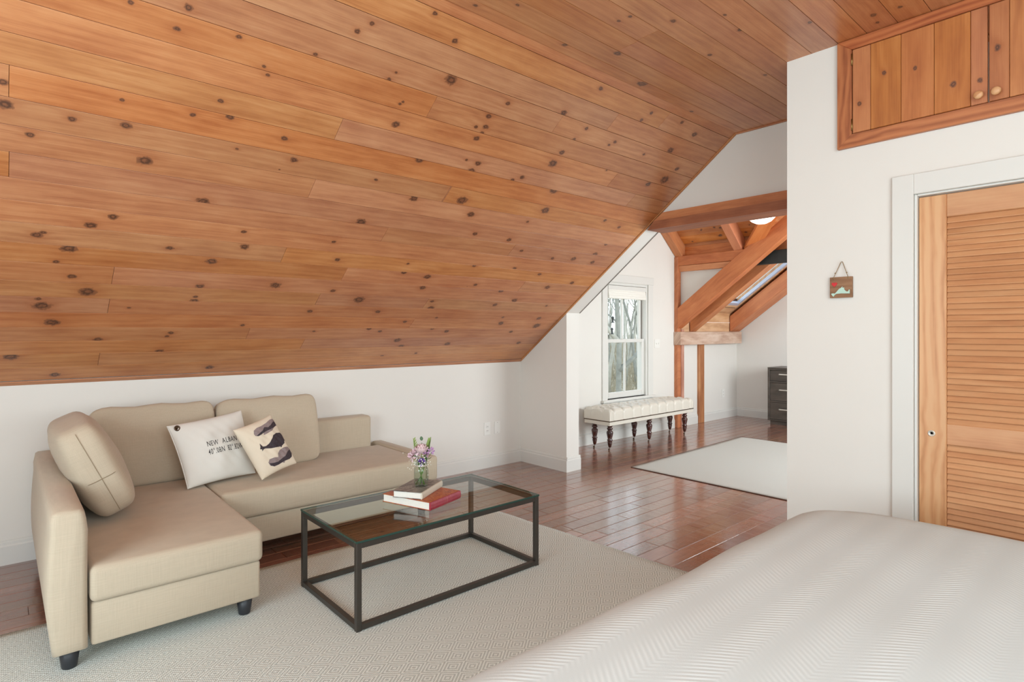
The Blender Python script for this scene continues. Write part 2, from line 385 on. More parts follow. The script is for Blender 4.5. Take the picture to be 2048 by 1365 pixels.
JO = [tuple(float(q) for q in t.split(',')) for t in JO.split()]
SL_O = Vector((0, YK, 1.076)); SL_E = Vector((0, -.8, .6)); SL_N = Vector((0, -.6, -.8))
SLEN = (YK-2.16)*1.25
def on_slope(u, v):
    p = hit(u, v, SL_O, SL_N); s = (p-SL_O).dot(SL_E); return p.x, s, (p-O).dot(Vector((FW[0], FW[1], 0)))
def on_flat(u, v):
    p = hit(u, v, (0, 0, 2.9), (0, 0, 1)); return p.x, p.y, (p-O).dot(Vector((FW[0], FW[1], 0)))
kn_s, kn_f, jo_s, jo_f = [], [], [], []
for u, v, r in KN:
    x, s, d = on_slope(u, v)
    if s < SLEN: kn_s.append((x, s, .88*r*d/F_PX))
    else:
        x, y, d = on_flat(u, v); kn_f.append((x, y, .88*r*d/F_PX))
for u, v in JO:
    x, s, d = on_slope(u, v)
    if s < SLEN: jo_s.append((x, s))
    else:
        x, y, d = on_flat(u, v); jo_f.append((x, y))

def plank_bm(L, w, t, ch=.0005):
    bm = B()
    a = [(-L/2, -w/2), (L/2, -w/2), (L/2, w/2), (-L/2, w/2)]
    r0 = [bm.verts.new((x, y, -t)) for x, y in a]; r1 = [bm.verts.new((x, y, -ch)) for x, y in a]
    c = ch
    r2 = [bm.verts.new((x-math.copysign(min(c, .0008) if False else c, x), y-math.copysign(c, y), 0)) for x, y in a]
    bm.faces.new(r0[::-1]); bm.faces.new(r2)
    for p, q in ((r0, r1), (r1, r2)):
        for i in range(4): bm.faces.new((p[i], p[(i+1) % 4], q[(i+1) % 4], q[i]))
    return bm
def plank(parent, mat, L, w, t, mtx, knots=(), ch=.0005, name='plank', nk=6):
    o = finish(name, plank_bm(L, w, t, ch), mat, parent)
    o.matrix_local = mtx
    ks = sorted(knots, key=lambda q: -q[2])[:nk]
    for i in range(nk):
        o['k%d' % i] = [float(q) for q in ks[i]] if i < len(ks) else [50.0, 50.0, .01]
    return o
def frame_mtx(org, ex, ey, ez):
    return Matrix(((ex[0], ey[0], ez[0], org[0]), (ex[1], ey[1], ez[1], org[1]), (ex[2], ey[2], ez[2], org[2]), (0, 0, 0, 1)))

# ceiling backing (roof deck) and boards
bm = B()
prism(bm, [(YK+.2, slope(YK+.2)+.03), (2.15, 2.945), (WY0-.2, 2.945), (WY0-.2, 3.10), (2.1, 3.10), (YK+.2, slope(YK+.2)+.2)], 0, WX0-.1, XG)
ceiling = finish('ceiling', bm, M_gap, kind='structure')
seams = [.037, .174, .310, .439, .571, .705, .837, .965, 1.105, 1.24, 1.374, 1.51, 1.64, 1.778, 1.916, 2.046, 2.188, 2.321, 2.455, 2.59, 2.723, 2.857, 2.99, SLEN]
X0, X1 = WX0, XG-.012
for i in range(len(seams)-1):
    s0, s1 = seams[i], seams[i+1]
    cuts = sorted([X0, X1]+[x for x, s in jo_s if s0 <= s < s1])
    if len(cuts) == 2 and i % 3 == 1: cuts.insert(1, X0+.5)
    for a, b in zip(cuts, cuts[1:]):
        L = b-a-.0016; wd = s1-s0-.0026; cx = (a+b)/2; cs = (s0+s1)/2
        ks = [(x-cx, s-cs, r) for x, s, r in kn_s if a < x < b and s0 <= s < s1]
        plank(ceiling, M_pine, L, wd, .018, frame_mtx(SL_O+Vector((cx, 0, 0))+SL_E*cs, (1, 0, 0), SL_E, SL_N), ks)
ys = [2.16, 2.078]
while ys[-1] > WY0: ys.append(ys[-1]-.135)
for i in range(len(ys)-1):
    y1, y0 = ys[i], ys[i+1]
    xe = X1
    cuts = sorted([X0, xe]+[x for x, y in jo_f if y0 <= y < y1])
    if len(cuts) == 2: cuts.insert(1, X0+.6+1.4*((i*37) % 11)/11)
    for a, b in zip(cuts, cuts[1:]):
        cx = (a+b)/2; cy = (y0+y1)/2
        ks = [(x-cx, -(y-cy), r) for x, y, r in kn_f if a < x < b and y0 <= y < y1]
        plank(ceiling, M_pine, b-a-.0012, y1-y0-.0026, .018, frame_mtx((cx, cy, 2.9), (1, 0, 0), (0, -1, 0), (0, 0, -1)), ks)

# thin mouldings along the ceiling edges
def strip(name, p, q, w1, w2, mat, nrm, kind='structure'):
    """bar from p to q; w1 along nrm, w2 across"""
    p, q = Vector(p), Vector(q); t = (q-p).normalized(); n = Vector(nrm).normalized(); s = t.cross(n)
    bm = B(); L = (q-p).length
    box(bm, -L/2, L/2, -w2/2, w2/2, 0, w1, bev=.002, seg=1)
    o = finish(name, bm, mat); o.matrix_world = frame_mtx((p+q)/2, t, n.cross(t), n); tag(o, kind=kind); return o
strip('trim_1', SL_O+SL_E*.016+Vector((X0, 0, 0)), SL_O+SL_E*.016+Vector((XG-.02, 0, 0)), .008, .036, M_edge, SL_N)
strip('trim_2', SL_O+Vector((XG-.012, 0, 0)), SL_O+SL_E*SLEN+Vector((XG-.012, 0, 0)), .008, .022, M_edge, SL_N)
strip('trim_3', (XG-.012, 2.16, 2.9), (XG-.012, WY0, 2.9), .008, .022, M_edge, (0, 0, -1))

# walls
def wall(name, bm, mat=None): return finish(name, bm, mat or M_wall, kind='structure')
wall('wall_left', box(B(), WX0-.1, XG, YK, YK+.1, -.02, slope(YK)+.045))
bm = B(); sf = lambda y: 1.576+(3.93-y)*.755
prism(bm, [(3.93, -.02), (4.80, -.02), (4.80, 1.2), (2.16, 3.10), (WY0-.1, 3.10), (WY0-.1, 2.38), (2.862, 2.38), (3.93, sf(3.93))], 0, XG, XG2)
wall('wall_gable', bm)
wall('wall_rear', box(box(box(box(B(), WX0-.1, -1.3, WY0-.1, WY0, -.02, 2.95), 1.9, XG, WY0-.1, WY0, -.02, 2.95), -1.3, 1.9, WY0-.1, WY0, -.02, .7), -1.3, 1.9, WY0-.1, WY0, 2.4, 2.95))
bm = B()
for d in ((WY0, .1, -.02, 3.0), (2.2, YK+.1, -.02, 3.0), (.1, 2.2, -.02, .65), (.1, 2.2, 2.25, 3.0)): box(bm, WX0-.1, WX0, d[0], d[1], d[2], d[3])
wall('wall_entry', bm)
# closet wall with the door opening and the cabinet niche
bm = B()
D0, D1 = .035, .800          # door opening in y
CB0, CB1, CZ0 = -.03, 1.067, 2.409
box(bm, XC, XC+.11, D1, 1.40, -.02, CZ0)
box(bm, XC, XC+.11, CB1, 1.40, CZ0, 2.90)
box(bm, XC, XC+.11, WY0, D0, -.02, 2.90)
box(bm, XC, XC+.11, D0, D1, 2.054, CZ0)
box(bm, XC+.11, XG, 1.29, 1.40, -.02, 2.90)
wall('wall_right', bm)
bm = B(); box(bm, XC+.55, XC+.57, -.1, 1.29, 2.3, 2.9); wall('wall_closet_back', bm)
# far room walls
bm = B()
wo = dict(x0=5.76, x1=6.635, z0=.52, z1=2.02)
zr = lambda x: 2.60+.84*(7.35-x)
prism(bm, [(XG2, -.02), (wo['x0'], -.02), (wo['x0'], zr(6.1)-.5), (XG2, 2.1)], 1, YW, YW+.16)
box(bm, wo['x0'], wo['x1'], YW, YW+.16, -.02, wo['z0'])
prism(bm, [(wo['x0'], wo['z1']), (wo['x1'], wo['z1']), (wo['x1'], 3.17), (6.1, 3.62), (wo['x0'], 3.34)], 1, YW, YW+.16)
prism(bm, [(wo['x1'], -.02), (7.38, -.02), (7.38, 2.53), (wo['x1'], 3.17)], 1, YW, YW+.16)
wall('wall_window', bm)
bm = B(); box(bm, 7.38, XE, YW, YW+.12, -.02, 1.45); wall('wall_eave', bm)
bm = B(); box(bm, XE, XE+.12, -.1, YW+.1, -.02, 4.2); wall('wall_end', bm)
bm = B()
for d in ((XG2, 5.2, -.02, 4.0), (8.0, XE, -.02, 4.0), (5.2, 8.0, -.02, .75), (5.2, 8.0, 2.45, 4.0)): box(bm, d[0], d[1], 0, .1, d[2], d[3])
wall('wall_dressing_rear', bm)
# cheek of the dormer
bm = B(); ms = lambda y: 1.67+(4.7-y)*.75
prism(bm, [(4.70, 1.50), (4.70, 2.45), (3.60, 2.45), (3.60, ms(3.6)-.1)], 0, 7.37, 7.42); wall('wall_dormer_cheek', bm)

# baseboards
def base_prof(h=.145, t=.016): return [(0, 0), (t, 0), (t, h-.035), (t-.006, h-.026), (t-.006, h-.012), (t-.011, h-.004), (t-.011, h), (0, h)]
def baseboard(name, p, q, out, ext=(0, 0)):
    p, q = Vector((*p, 0)), Vector((*q, 0)); t = (q-p).normalized(); p = p-t*ext[0]; q = q+t*ext[1]; o3 = Vector((*out, 0))
    bm = B(); pr = base_prof()
    A = [bm.verts.new(p+o3*a+Vector((0, 0, z))) for a, z in pr]; Bq = [bm.verts.new(q+o3*a+Vector((0, 0, z))) for a, z in pr]
    bm.faces.new(A); bm.faces.new(Bq[::-1])
    for i in range(len(pr)): bm.faces.new((A[i], Bq[i], Bq[(i+1) % len(pr)], A[(i+1) % len(pr)]))
    return finish(name, bm, M_trim, kind='structure')
baseboard('baseboard_left', (WX0, YK), (XG, YK), (0, -1))
baseboard('baseboard_gable', (XG, YK), (XG, 3.93), (-1, 0), (0, .016))
baseboard('baseboard_pier', (XG, 3.93), (XG2, 3.93), (0, -1), (0, .016))
baseboard('baseboard_window', (XG2, YW), (7.28, YW), (0, -1))
baseboard('baseboard_eave', (7.40, YW), (7.90, YW), (0, -1))
baseboard('baseboard_corner', (8.06, YW), (XE, YW), (0, -1))
baseboard('baseboard_end', (XE, YW), (XE, .1), (-1, 0))
baseboard('baseboard_right', (XC, 1.40), (XC, .895), (-1, 0))

# floor
floor = bx('floor', (WX0-.1, XE+.1, WY0-.1, 4.95, -.06, -.0175), M_gap, kind='structure')
rows = []; FWD = .118; y = WY0; fl = []
rnd = random.Random(3)
while y < YW:
    x = (WX0 if y < YK else XG2)-rnd.uniform(0, .5)
    while x < XE:
        L = rnd.choice((.35, .5, .65, .8, 1.0, 1.2)); a = max(x, WX0 if y < YK else XG2); b = min(x+L, XE)
        if b-a > .05: fl.append((a, b, y, min(y+FWD, YW)))
        x += L
    y += FWD
def seen(a, b, y0, y1):
    cx, cy = (a+b)/2, (y0+y1)/2
    d = cx*FW[0]+cy*FW[1]; l = cx*RT[0]+cy*RT[1]
    if d < 1.2: return 0
    u = 1024+F_PX*l/d; v = HZ+F_PX*HC/d
    if u < -60 or u > 1600 or v > 1380: return 0
    if b < 2.85 and a > -.5 and y0 > 1.0 and y1 < 3.5: return 0          # under the rug
    if a > 5.0 and y0 < 3.5 and b < 7.3: return 0
    if cy < 1.2 : return 0
    if a > 8.65 and cy < 3.9: return 0
    return (b-a)*.1/d/d
sc = sorted(fl, key=lambda q: -seen(*q))
for i, q in enumerate(sc[:295]):
    a, b, y0, y1 = q
    if seen(*q) <= 0: break
    o = finish('plank', plank_bm(b-a-.002, y1-y0-.0026, .017, .002), M_floor, floor); o.location = ((a+b)/2, (y0+y1)/2, 0)
rest = sc[i if seen(*sc[i]) <= 0 else 295:]
bm = B()
for a, b, y0, y1 in rest: box(bm, a+.0006, b-.0006, y0+.0007, y1-.0007, -.017, 0)
finish('plank', bm, M_floor, floor, kind='stuff')

# ------------------------------------------------------------------ window of the far room
win = empty('window_1', ((wo['x0']+wo['x1'])/2, YW, wo['z0'])); tag(win, kind='structure')
WI = Matrix.Translation(-win.location)
def wpart(name, dims, mat, parent=win, bev=.003): return bx(name, dims, mat, parent, bev=bev, seg=1, M=WI if parent is win else WI)
x0, x1, z0, z1 = wo['x0'], wo['x1'], wo['z0'], wo['z1']
# casing and sill
wpart('casing', (x0-.095, x0, YW-.02, YW, z0-.02, z1+.005), M_trim); wpart('casing', (x1, x1+.11, YW-.02, YW, z0-.02, z1+.005), M_trim)
wpart('casing', (x0-.105, x1+.12, YW-.026, YW, z1+.005, z1+.105), M_trim)
wpart('sill', (x0-.11, x1+.13, YW-.05, YW+.1, z0-.03, z0), M_trim); wpart('apron', (x0-.09, x1+.10, YW-.018, YW, z0-.11, z0-.03), M_trim)
# frame jambs
wpart('frame', (x0, x0+.03, YW, YW+.15, z0, z1), M_trim); wpart('frame', (x1-.03, x1, YW, YW+.15, z0, z1), M_trim)
wpart('frame', (x0+.03, x1-.03, YW, YW+.15, z1-.03, z1), M_trim); wpart('parting_stop', (x1-.045, x1-.03, YW+.068, YW+.08, z0, z1), M_slot)
zm = 1.265
def sash(yc, a0, a1, c0, c1, bot, top, mx):
    s = link('sash', None, win); t = .018; st = .052
    for d in ((a0, a0+st, c0, c1), (a1-st, a1, c0, c1), (a0+st, a1-st, c0, c0+bot), (a0+st, a1-st, c1-top, c1)):
        bx('sash_bar', (d[0], d[1], yc-t, yc+t, d[2], d[3]), M_trim, s, bev=.004, seg=1, M=WI)
    bx('muntin', (mx-.012, mx+.012, yc-t*.8, yc+t*.8, c0+bot, c1-top), M_trim, s, bev=.003, seg=1, M=WI)
    for e0, e1 in ((a0+st, mx-.012), (mx+.012, a1-st)):
        bx('pane', (e0, e1, yc-.003, yc+.003, c0+bot, c1-top), M_pane, s, M=WI)
sash(YW+.095, x0+.03, x1-.03, zm-.02, z1-.03, .045, .05, 6.19)
sash(YW+.05, x0+.03, x1-.03, z0+.005, zm+.025, .075, .045, 6.19)
# blind
bl = empty('roman_blind', (6.2, YW+.03, 1.82)); tag(bl, 'white folded roman blind gathered at the top of the window', 'blind')
MB_ = Matrix.Translation(-bl.location)
bx('head_rail', (x0+.035, x1-.035, YW-.004, YW+.03, 1.93, z1-.035), M_trim, bl, bev=.004, M=MB_)
for k in range(4):
    bx('fold', (x0+.04, x1-.04, YW-.012+.004*k, YW+.024-.002*k, 1.815+k*.03, 1.86+k*.03), M_shade, bl, bev=.009, seg=2, smooth=True, M=MB_)

# ------------------------------------------------------------------ timbers and roof of the far room
def lab(o, l, c='beam', g=None): return tag(o, l, c, g)
def tbeam(name, dims, mat, label, cat='beam', group=None, bev=.006):
    x0, x1, y0, y1, z0, z1 = dims; loc = Vector(((x0+x1)/2, (y0+y1)/2, z0))
    o = bx(name, dims, mat, None, bev=bev, seg=1, M=Matrix.Translation(-loc)); o.location = loc; return tag(o, label, cat, group)
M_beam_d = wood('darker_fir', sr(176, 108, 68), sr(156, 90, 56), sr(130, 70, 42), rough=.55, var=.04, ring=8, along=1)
# tie beam over the opening: upper member and lower ledger
tb = empty('tie_beam', (4.2, 2.3, 2.25)); tag(tb, 'long horizontal amber timber beam over the opening to the far room', 'beam')
TM = Matrix.Translation(-tb.location)
bm = B(); prism(bm, [(WY0, 2.33), (2.895, 2.33), (2.795, 2.395), (WY0, 2.395)], 0, XG-.035, XG2); bm.transform(TM); finish('upper_face', bm, M_beam_y, tb)
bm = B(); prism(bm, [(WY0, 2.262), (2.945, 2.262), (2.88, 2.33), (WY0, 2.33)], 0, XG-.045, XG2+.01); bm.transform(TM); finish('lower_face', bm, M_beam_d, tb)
# main rafters
def rafter(x0, x1, label, ytop=2.2, depth=.255, yb=4.64, zb=1.425, name='rafter', mat=None, grp=None):
    n = Vector((0, -.6, -.8)); e = Vector((0, -.8, .6)); p = Vector((0, yb, zb)); L = (yb-ytop)/.8
    bm = B(); a = p; b_ = p+e*L; c = b_-n*depth; d = Vector((0, yb, zb+depth/.8))
    prism(bm, [(q.y, q.z) for q in (a, b_, c, d)], 0, x0, x1)
    bmesh.ops.bevel(bm, geom=bm.edges[:], offset=.006, segments=1, affect='EDGES')
    bm.transform(Matrix.Translation((-(x0+x1)/2, -yb, -zb)))
    # local frame along the rafter so that the grain follows it
    R = Matrix(((0, 1, 0), (-.8, 0, -.6), (.6, 0, -.8))).to_4x4()
    bm.transform(R.inverted()); o = finish(name, bm, mat or M_beam); o.matrix_world = Matrix.Translation(((x0+x1)/2, yb, zb)) @ R
    return tag(o, label, 'beam', grp)
rafter(7.275, 7.395, 'big sloping timber rafter nearest the window, landing on the post', zb=1.43, depth=.235)
rafter(7.60, 7.765, 'dark brown sloping rafter in the middle, just left of the skylight', zb=1.385, depth=.205)
rafter(8.78, 9.10, 'sloping rafter with a long crack against the far white wall', zb=1.385, depth=.20)
pl = tbeam('wall_plate', (7.27, 9.06, 4.58, 4.70, 1.195, 1.385), M_rough, 'pale rough-sawn timber plate carrying the rafter feet')
pt = empty('corner_post', (7.36, 4.66, 0)); tag(pt, 'slender timber post between bench and window-side of the rafters, down to the floor', 'post')
PM = Matrix.Translation(-pt.location)
bx('post_shaft', (7.285, 7.365, 4.64, 4.70, 0, 2.46), M_beam, pt, bev=.004, seg=1, M=PM)
M_pinkpost = wood('pink_post', sr(214, 170, 148), sr(192, 140, 116), sr(160, 108, 86), rough=.6, along=2, ring=6, var=.03)
bx('brace_shaft', (7.365, 7.43, 4.625, 4.695, 0, 1.42), M_pinkpost, pt, bev=.004, seg=1, M=PM)
tbeam('wall_post', (7.905, 8.055, 4.665, 4.72, 0, 1.195), M_post, 'short orange-brown post below the pale plate, right of the bench', 'post')
tbeam('steel_beam', (7.47, 7.55, 1.4, 3.72, 2.27, 2.44), M_black_steel, 'black steel beam crossing in front of the rafters high up')
# header of the dormer and its own rafters
hb = empty('dormer_header', (7.33, 4.0, 2.25)); tag(hb, 'double horizontal timber header under the dormer boards above the white triangle', 'beam')
HM = Matrix.Translation(-hb.location)
bx('upper_member', (7.30, 7.42, 3.58, 4.70, 2.335, 2.47), M_beam_y, hb, bev=.004, seg=1, M=HM)
bx('lower_member', (7.31, 7.42, 3.74, 4.70, 2.25, 2.332), M_beam_y, hb, bev=.004, seg=1, M=HM)
ang = math.atan(.84)
def drafter(yc, L, label, wd=.12, dp=.17):
    bm = B(); box(bm, -L, 0, -wd/2, wd/2, 0, dp, bev=.005, seg=1)
    bmesh.ops.transform(bm, matrix=Matrix.Identity(4), verts=bm.verts)
    o = finish('dormer_rafter', bm, M_beam); R = Matrix.Rotation(ang, 4, 'Y')
    o.matrix_world = Matrix.Translation((7.34, yc, 2.435)) @ R; return tag(o, label, 'beam')
drafter(4.637, 1.55, 'short dormer rafter running down against the window wall')
drafter(3.745, 1.55, 'short dormer rafter in mid-ceiling, left of the round lamp')
# dormer boards (run along y) and main-slope boards (run along x)
dn = Vector((math.sin(ang)*-1, 0, -math.cos(ang))); de = Vector((-math.cos(ang), 0, math.sin(ang)))
dz = .20
Dorg = Vector((7.36, 0, 2.435+.165/math.cos(ang)*.0+.17/math.cos(ang)))
ridge = 1.9
k = 0; s = 0.0
rk = random.Random(11)
deck = finish('ceiling_dressing', prism(B(), [(7.45, 2.74), (7.36-math.cos(ang)*1.75, 2.74+math.sin(ang)*1.75+.09), (XG2-.05, 2.35), (XG2-.05, 2.50), (7.36-math.cos(ang)*1.75, 4.15), (7.5, 2.86)], 1, 2.3, 4.9), M_gap, kind='structure')
while s < 1.72:
    c = s+.07; p = Dorg+de*c
    yv = max(4.70-(p.z-1.72)/.75, 2.3)
    L = 4.70-yv; yc = (4.70+yv)/2
    ks = [(rk.uniform(-L/2, L/2), rk.uniform(-.05, .05), rk.uniform(.008, .018)) for _ in range(6)]
    plank(deck, M_pine_room, L, .1385, .018, frame_mtx((p.x, yc, p.z), (0, 1, 0), (de.x, 0, de.z), tuple(Vector((0, 1, 0)).cross(de))), ks)
    s += .14
for zz in (2.47, 2.605):
    o = bx('plank', (7.375, 7.395, 3.3, 4.7, zz, zz+.133), M_pine_y, deck, bev=.002, seg=1)
    o.data.transform(Matrix.Translation((-7.385, -4.0, -zz-.066))); o.location = (7.385, 4.0, zz+.066)
    for i in range(6): o['k%d' % i] = [50., 50., .01]
strip('shadow_gap_strip', (XG2+.006, 3.925, 1.578), (XG2+.006, 2.93, 2.329), .006, .012, M_slot, (0, -.6, -.8))  # dark strip drawing the shadow gap along the soffit edge, not a moulding
# other half of the dormer: pale sloping plaster
top = Dorg+de*1.74
bm = B(); prism(bm, [(top.x, top.z), (XG2-.05, top.z-(top.x-XG2+.05)*.80), (XG2-.05, top.z-(top.x-XG2+.05)*.80+.04), (top.x, top.z+.04)], 1, 2.2, 4.75); finish('ceiling_plaster', bm, M_wall, kind='structure')
va, vb = Vector((7.40, 3.62, 2.50)), Vector((6.05, 2.18, 3.56))
bm = B(); L_ = (vb-va).length; box(bm, -L_/2, L_/2, -.09, .09, 0, .05, bev=.004, seg=1)
t_ = (vb-va).normalized(); n_ = Vector((-.45, -.3, -1)); n_ = (n_-t_*n_.dot(t_)).normalized()
o = finish('valley_board', bm, M_beam); o.matrix_world = frame_mtx((va+vb)/2, t_, n_.cross(t_), n_); tag(o, 'slanting timber board in the valley beside the round lamp', 'beam')
# main slope of the far room
md = B()
def mslope(y): return 1.69+(4.7-y)*.75-.05
SKX0, SKX1, SKY0, SKY1 = 7.80, 8.78, 3.05, 4.50
for a, b, y0, y1 in ((7.42, SKX0, 1.4, 4.85), (SKX1, XE, 1.4, 4.85), (SKX0, SKX1, SKY1, 4.85), (SKX0, SKX1, 1.4, SKY0)):
    prism(md, [(y1, mslope(y1)+.03), (y0, mslope(y0)+.03), (y0, mslope(y0)+.12), (y1, mslope(y1)+.12)], 0, a, b)
prism(md, [(2.35, mslope(2.35)+.03), (1.4, mslope(1.4)+.03), (1.4, mslope(1.4)+.12), (2.35, mslope(2.35)+.12)], 0, XG2-.05, 7.42)
box(md, XG2-.05, XE, -.05, 1.45, mslope(1.4), mslope(1.4)+.1)
mroof = finish('ceiling_skylight_slope', md, M_gap, kind='structure')
e = Vector((0, -.8, .6)); n = Vector((0, -.6, -.8)); so = Vector((0, 4.66, mslope(4.66)))
k = 0
while k*.14 < 4.0:
    c = k*.14+.07; p = so+e*c; y_ = p.y
    if y_ < 1.45: break
    xv = 7.40 if y_ > 3.55 else (7.36-(3.55-y_)*.89 if y_ > 2.35 else XG2)
    spans = [(xv, XE)]
    if SKY0-.05 < y_ < SKY1+.03: spans = [(xv, SKX0), (SKX1, XE)]
    for a, b in spans:
        L = b-a; ks = [(rk.uniform(-L/2, L/2), rk.uniform(-.05, .05), rk.uniform(.006, .016)) for _ in range(4)]
        plank(mroof, M_pale if y_ > 3.9 else M_pine_room, L-.001, .1385, .018, frame_mtx((( a+b)/2, p.y, p.z), (1, 0, 0), e, n), ks)
    k += 1
# blocking boards standing on the plate between the rafters
for a, b in ((7.40, XE),):
    for zz in (1.385, 1.53, 1.67):
        o = bx('plank', (a, b, 4.652, 4.672, zz+.001, min(zz+.144, 1.80)), M_pale, mroof, bev=.003, seg=1)
        for i in range(6): o['k%d' % i] = [50., 50., .01]
# skylight
sky = empty('skylight', ((SKX0+SKX1)/2, 3.8, mslope(3.8))); tag(sky, 'roof window with pale frame set between the sloping rafters', 'skylight')
Rs = Matrix(((1, 0, 0), (0, -.8, -.6), (0, .6, -.8))).to_4x4(); sky.matrix_world = Matrix.Translation(sky.location) @ Rs
ls = (SKY1-SKY0)/.8/2; hw = (SKX1-SKX0)/2
for d in ((-hw, -hw+.035, -ls, ls), (hw-.035, hw, -ls, ls), (-hw+.035, hw-.035, -ls, -ls+.04), (-hw+.035, hw-.035, ls-.04, ls)):
    bx('lining', (d[0], d[1], d[2], d[3], -.10, .006), M_pale, sky, bev=.003, seg=1)
M_alu = plain('pale_blue_aluminium', sr(196, 204, 222), .35, metal=.2)
for d in ((-hw+.035, -hw+.085, -ls+.04, ls-.04), (hw-.085, hw-.035, -ls+.04, ls-.04), (-hw+.085, hw-.085, -ls+.04, -ls+.10), (-hw+.085, hw-.085, ls-.10, ls-.04)):
    bx('sash_frame', (d[0], d[1], d[2], d[3], -.045, .0), M_alu, sky, bev=.004, seg=1)
bx('pane', (-hw+.085, hw-.085, -ls+.10, ls-.10, -.03, -.024), M_pane, sky)
# lamp
lp = empty('ceiling_lamp', (6.88, 3.23, 2.825)); tag(lp, 'lit round opal ceiling lamp above the tie beam', 'lamp')
finish('shade', lathe(B(), [(.01, -.135), (.06, -.13), (.11, -.105), (.145, -.07), (.18, -.03), (.19, 0)], 28), M_lamp, lp, True)
finish('base', lathe(B(), [(.17, 0), (.05, .02), (.05, .23)], 24), M_nickel, lp, True)

# ------------------------------------------------------------------ closet door, casing, cabinet
dr = empty('door_1', (XC, (D0+D1)/2, 0)); tag(dr, kind='structure')
DM = Matrix.Translation(-dr.location)
def dpart(name, dims, mat, bev=.003, parent=dr): return bx(name, dims, mat, parent, bev=bev, seg=1, M=DM)
dpart('casing', (XC-.018, XC, D1, D1+.09, 0, 2.152), M_trim); dpart('casing', (XC-.018, XC, D0-.09, D0, 0, 2.152), M_trim)
dpart('casing', (XC-.018, XC, D0, D1, 2.054, 2.152), M_trim)
dpart('jamb', (XC-.004, XC+.11, D1-.012, D1, 0, 2.054), M_trim); dpart('jamb', (XC-.004, XC+.11, D0, D0+.012, 0, 2.054), M_trim)
dpart('jamb', (XC-.004, XC+.11, D0+.012, D1-.012, 2.044, 2.054), M_trim)
dx0, dx1 = XC+.018, XC+.052; dy0, dy1 = D0+.013, D1-.014
dpart('stile', (dx0, dx1, dy1-.108, dy1, .01, 2.04), M_door); dpart('stile', (dx0, dx1, dy0, dy0+.108, .01, 2.04), M_door)
iy0, iy1 = dy0+.108, dy1-.108
for a, b in ((1.932, 2.04), (.868, .966), (.01, .20)): dpart('rail', (dx0+.001, dx1-.001, iy0, iy1, a, b), M_door_y)
slm = None
for lo, hi in ((.20, .868), (.966, 1.932)):
    n_ = int(round((hi-lo)/.0268)); st = (hi-lo)/n_
    for i in range(n_):
        if slm is None:
            bm = B(); box(bm, -.0175, .0175, -(iy1-iy0)/2, (iy1-iy0)/2, -.0035, .0035, bev=.002, seg=1)
            bm.transform(Matrix.Rotation(math.radians(-62), 4, 'Y'))
            slm = bpy.data.meshes.new('slat'); bmesh.ops.recalc_face_normals(bm, faces=bm.faces); bm.to_mesh(slm); bm.free(); slm.materials.append(M_door_y)
        o = link('slat', slm, dr); o.location = Vector((XC+.034, (iy0+iy1)/2, lo+st*(i+.5)))-dr.location
pu = finish('finger_pull', lathe(B(), [(.006, 0), (.009, .001), (.010, .004), (.014, .005), (.015, .003), (.015, 0)], 20), M_nickel, dr, True)
pu.matrix_local = Matrix.Translation(Vector((dx0, .735, .914))-dr.location) @ Matrix.Rotation(-PI/2, 4, 'Y')

cab = empty('wall_cabinet', (XC, .5, 2.34)); tag(cab, 'built-in amber board-door cabinet high above the louvered closet door', 'cabinet')
CM = Matrix.Translation(-cab.location)
def mitre(name, pts, mat, x0=XC-.022, x1=XC+.02):
    bm = prism(B(), pts, 0, x0, x1); bmesh.ops.bevel(bm, geom=bm.edges[:], offset=.002, segments=1, affect='EDGES'); bm.transform(CM); return finish(name, bm, mat, cab)
a0, a1, b0_, b1_ = -.098, 1.135, 2.343, 2.898
i0, i1, j0, j1 = -.03, 1.067, 2.409, 2.843
mitre('frame_stile', [(a1, b0_), (i1, j0), (i1, j1), (a1, b1_)], M_trimwood_z); mitre('frame_stile', [(a0, b0_), (a0, b1_), (i0, j1), (i0, j0)], M_trimwood_z)
mitre('frame_rail', [(a0, b0_), (i0, j0), (i1, j0), (a1, b0_)], M_trimwood); mitre('frame_rail', [(a0, b1_), (a1, b1_), (i1, j1), (i0, j1)], M_trimwood)
for dn_, (ya, yb), seams_, kn_y in (('left', (.522, 1.064), (.982, .851, .718, .582), .551), ('right', (-.027, .517), (.448, .31, .17, .05), .490)):
    d = link('cabinet_door', None, cab)
    e_ = [yb]+list(seams_)+[ya]
    for p, q in zip(e_, e_[1:]):
        o = bx('board', (XC-.017, XC+.002, q+.0008, p-.0008, j0+.004, j1-.003), M_cabboard, d, bev=.0018, seg=1)
        cc = Vector((XC+.008, (p+q)/2, (j0+j1)/2)); o.data.transform(Matrix.Translation(-cc)); o.location = cc-cab.location
        o['k0'] = [rk.uniform(-.15, .15), 0.0, rk.uniform(.010, .016)] if True else None
        o['k0'] = [rk.uniform(-.17, .17), rk.uniform(-.01, .01), rk.uniform(.009, .014)]; o['k1'] = [50., 50., .01]
    kb = finish('knob', lathe(B(), [(.008, 0), (.007, .012), (.016, .018), (.019, .024), (.015, .031), (.004, .034)], 20), M_door, d, True)
    kb.matrix_local = Matrix.Translation(Vector((XC-.017, kn_y, 2.447))-cab.location) @ Matrix.Rotation(-PI/2, 4, 'Y')
    if dn_ == 'left':
        for hz in (2.455, 2.79):
            hg = finish('hinge', lathe(B(), [(.004, -.03), (.004, .03)], 8), M_brass, d, True); hg.location = Vector((XC-.021, 1.0655, hz))-cab.location

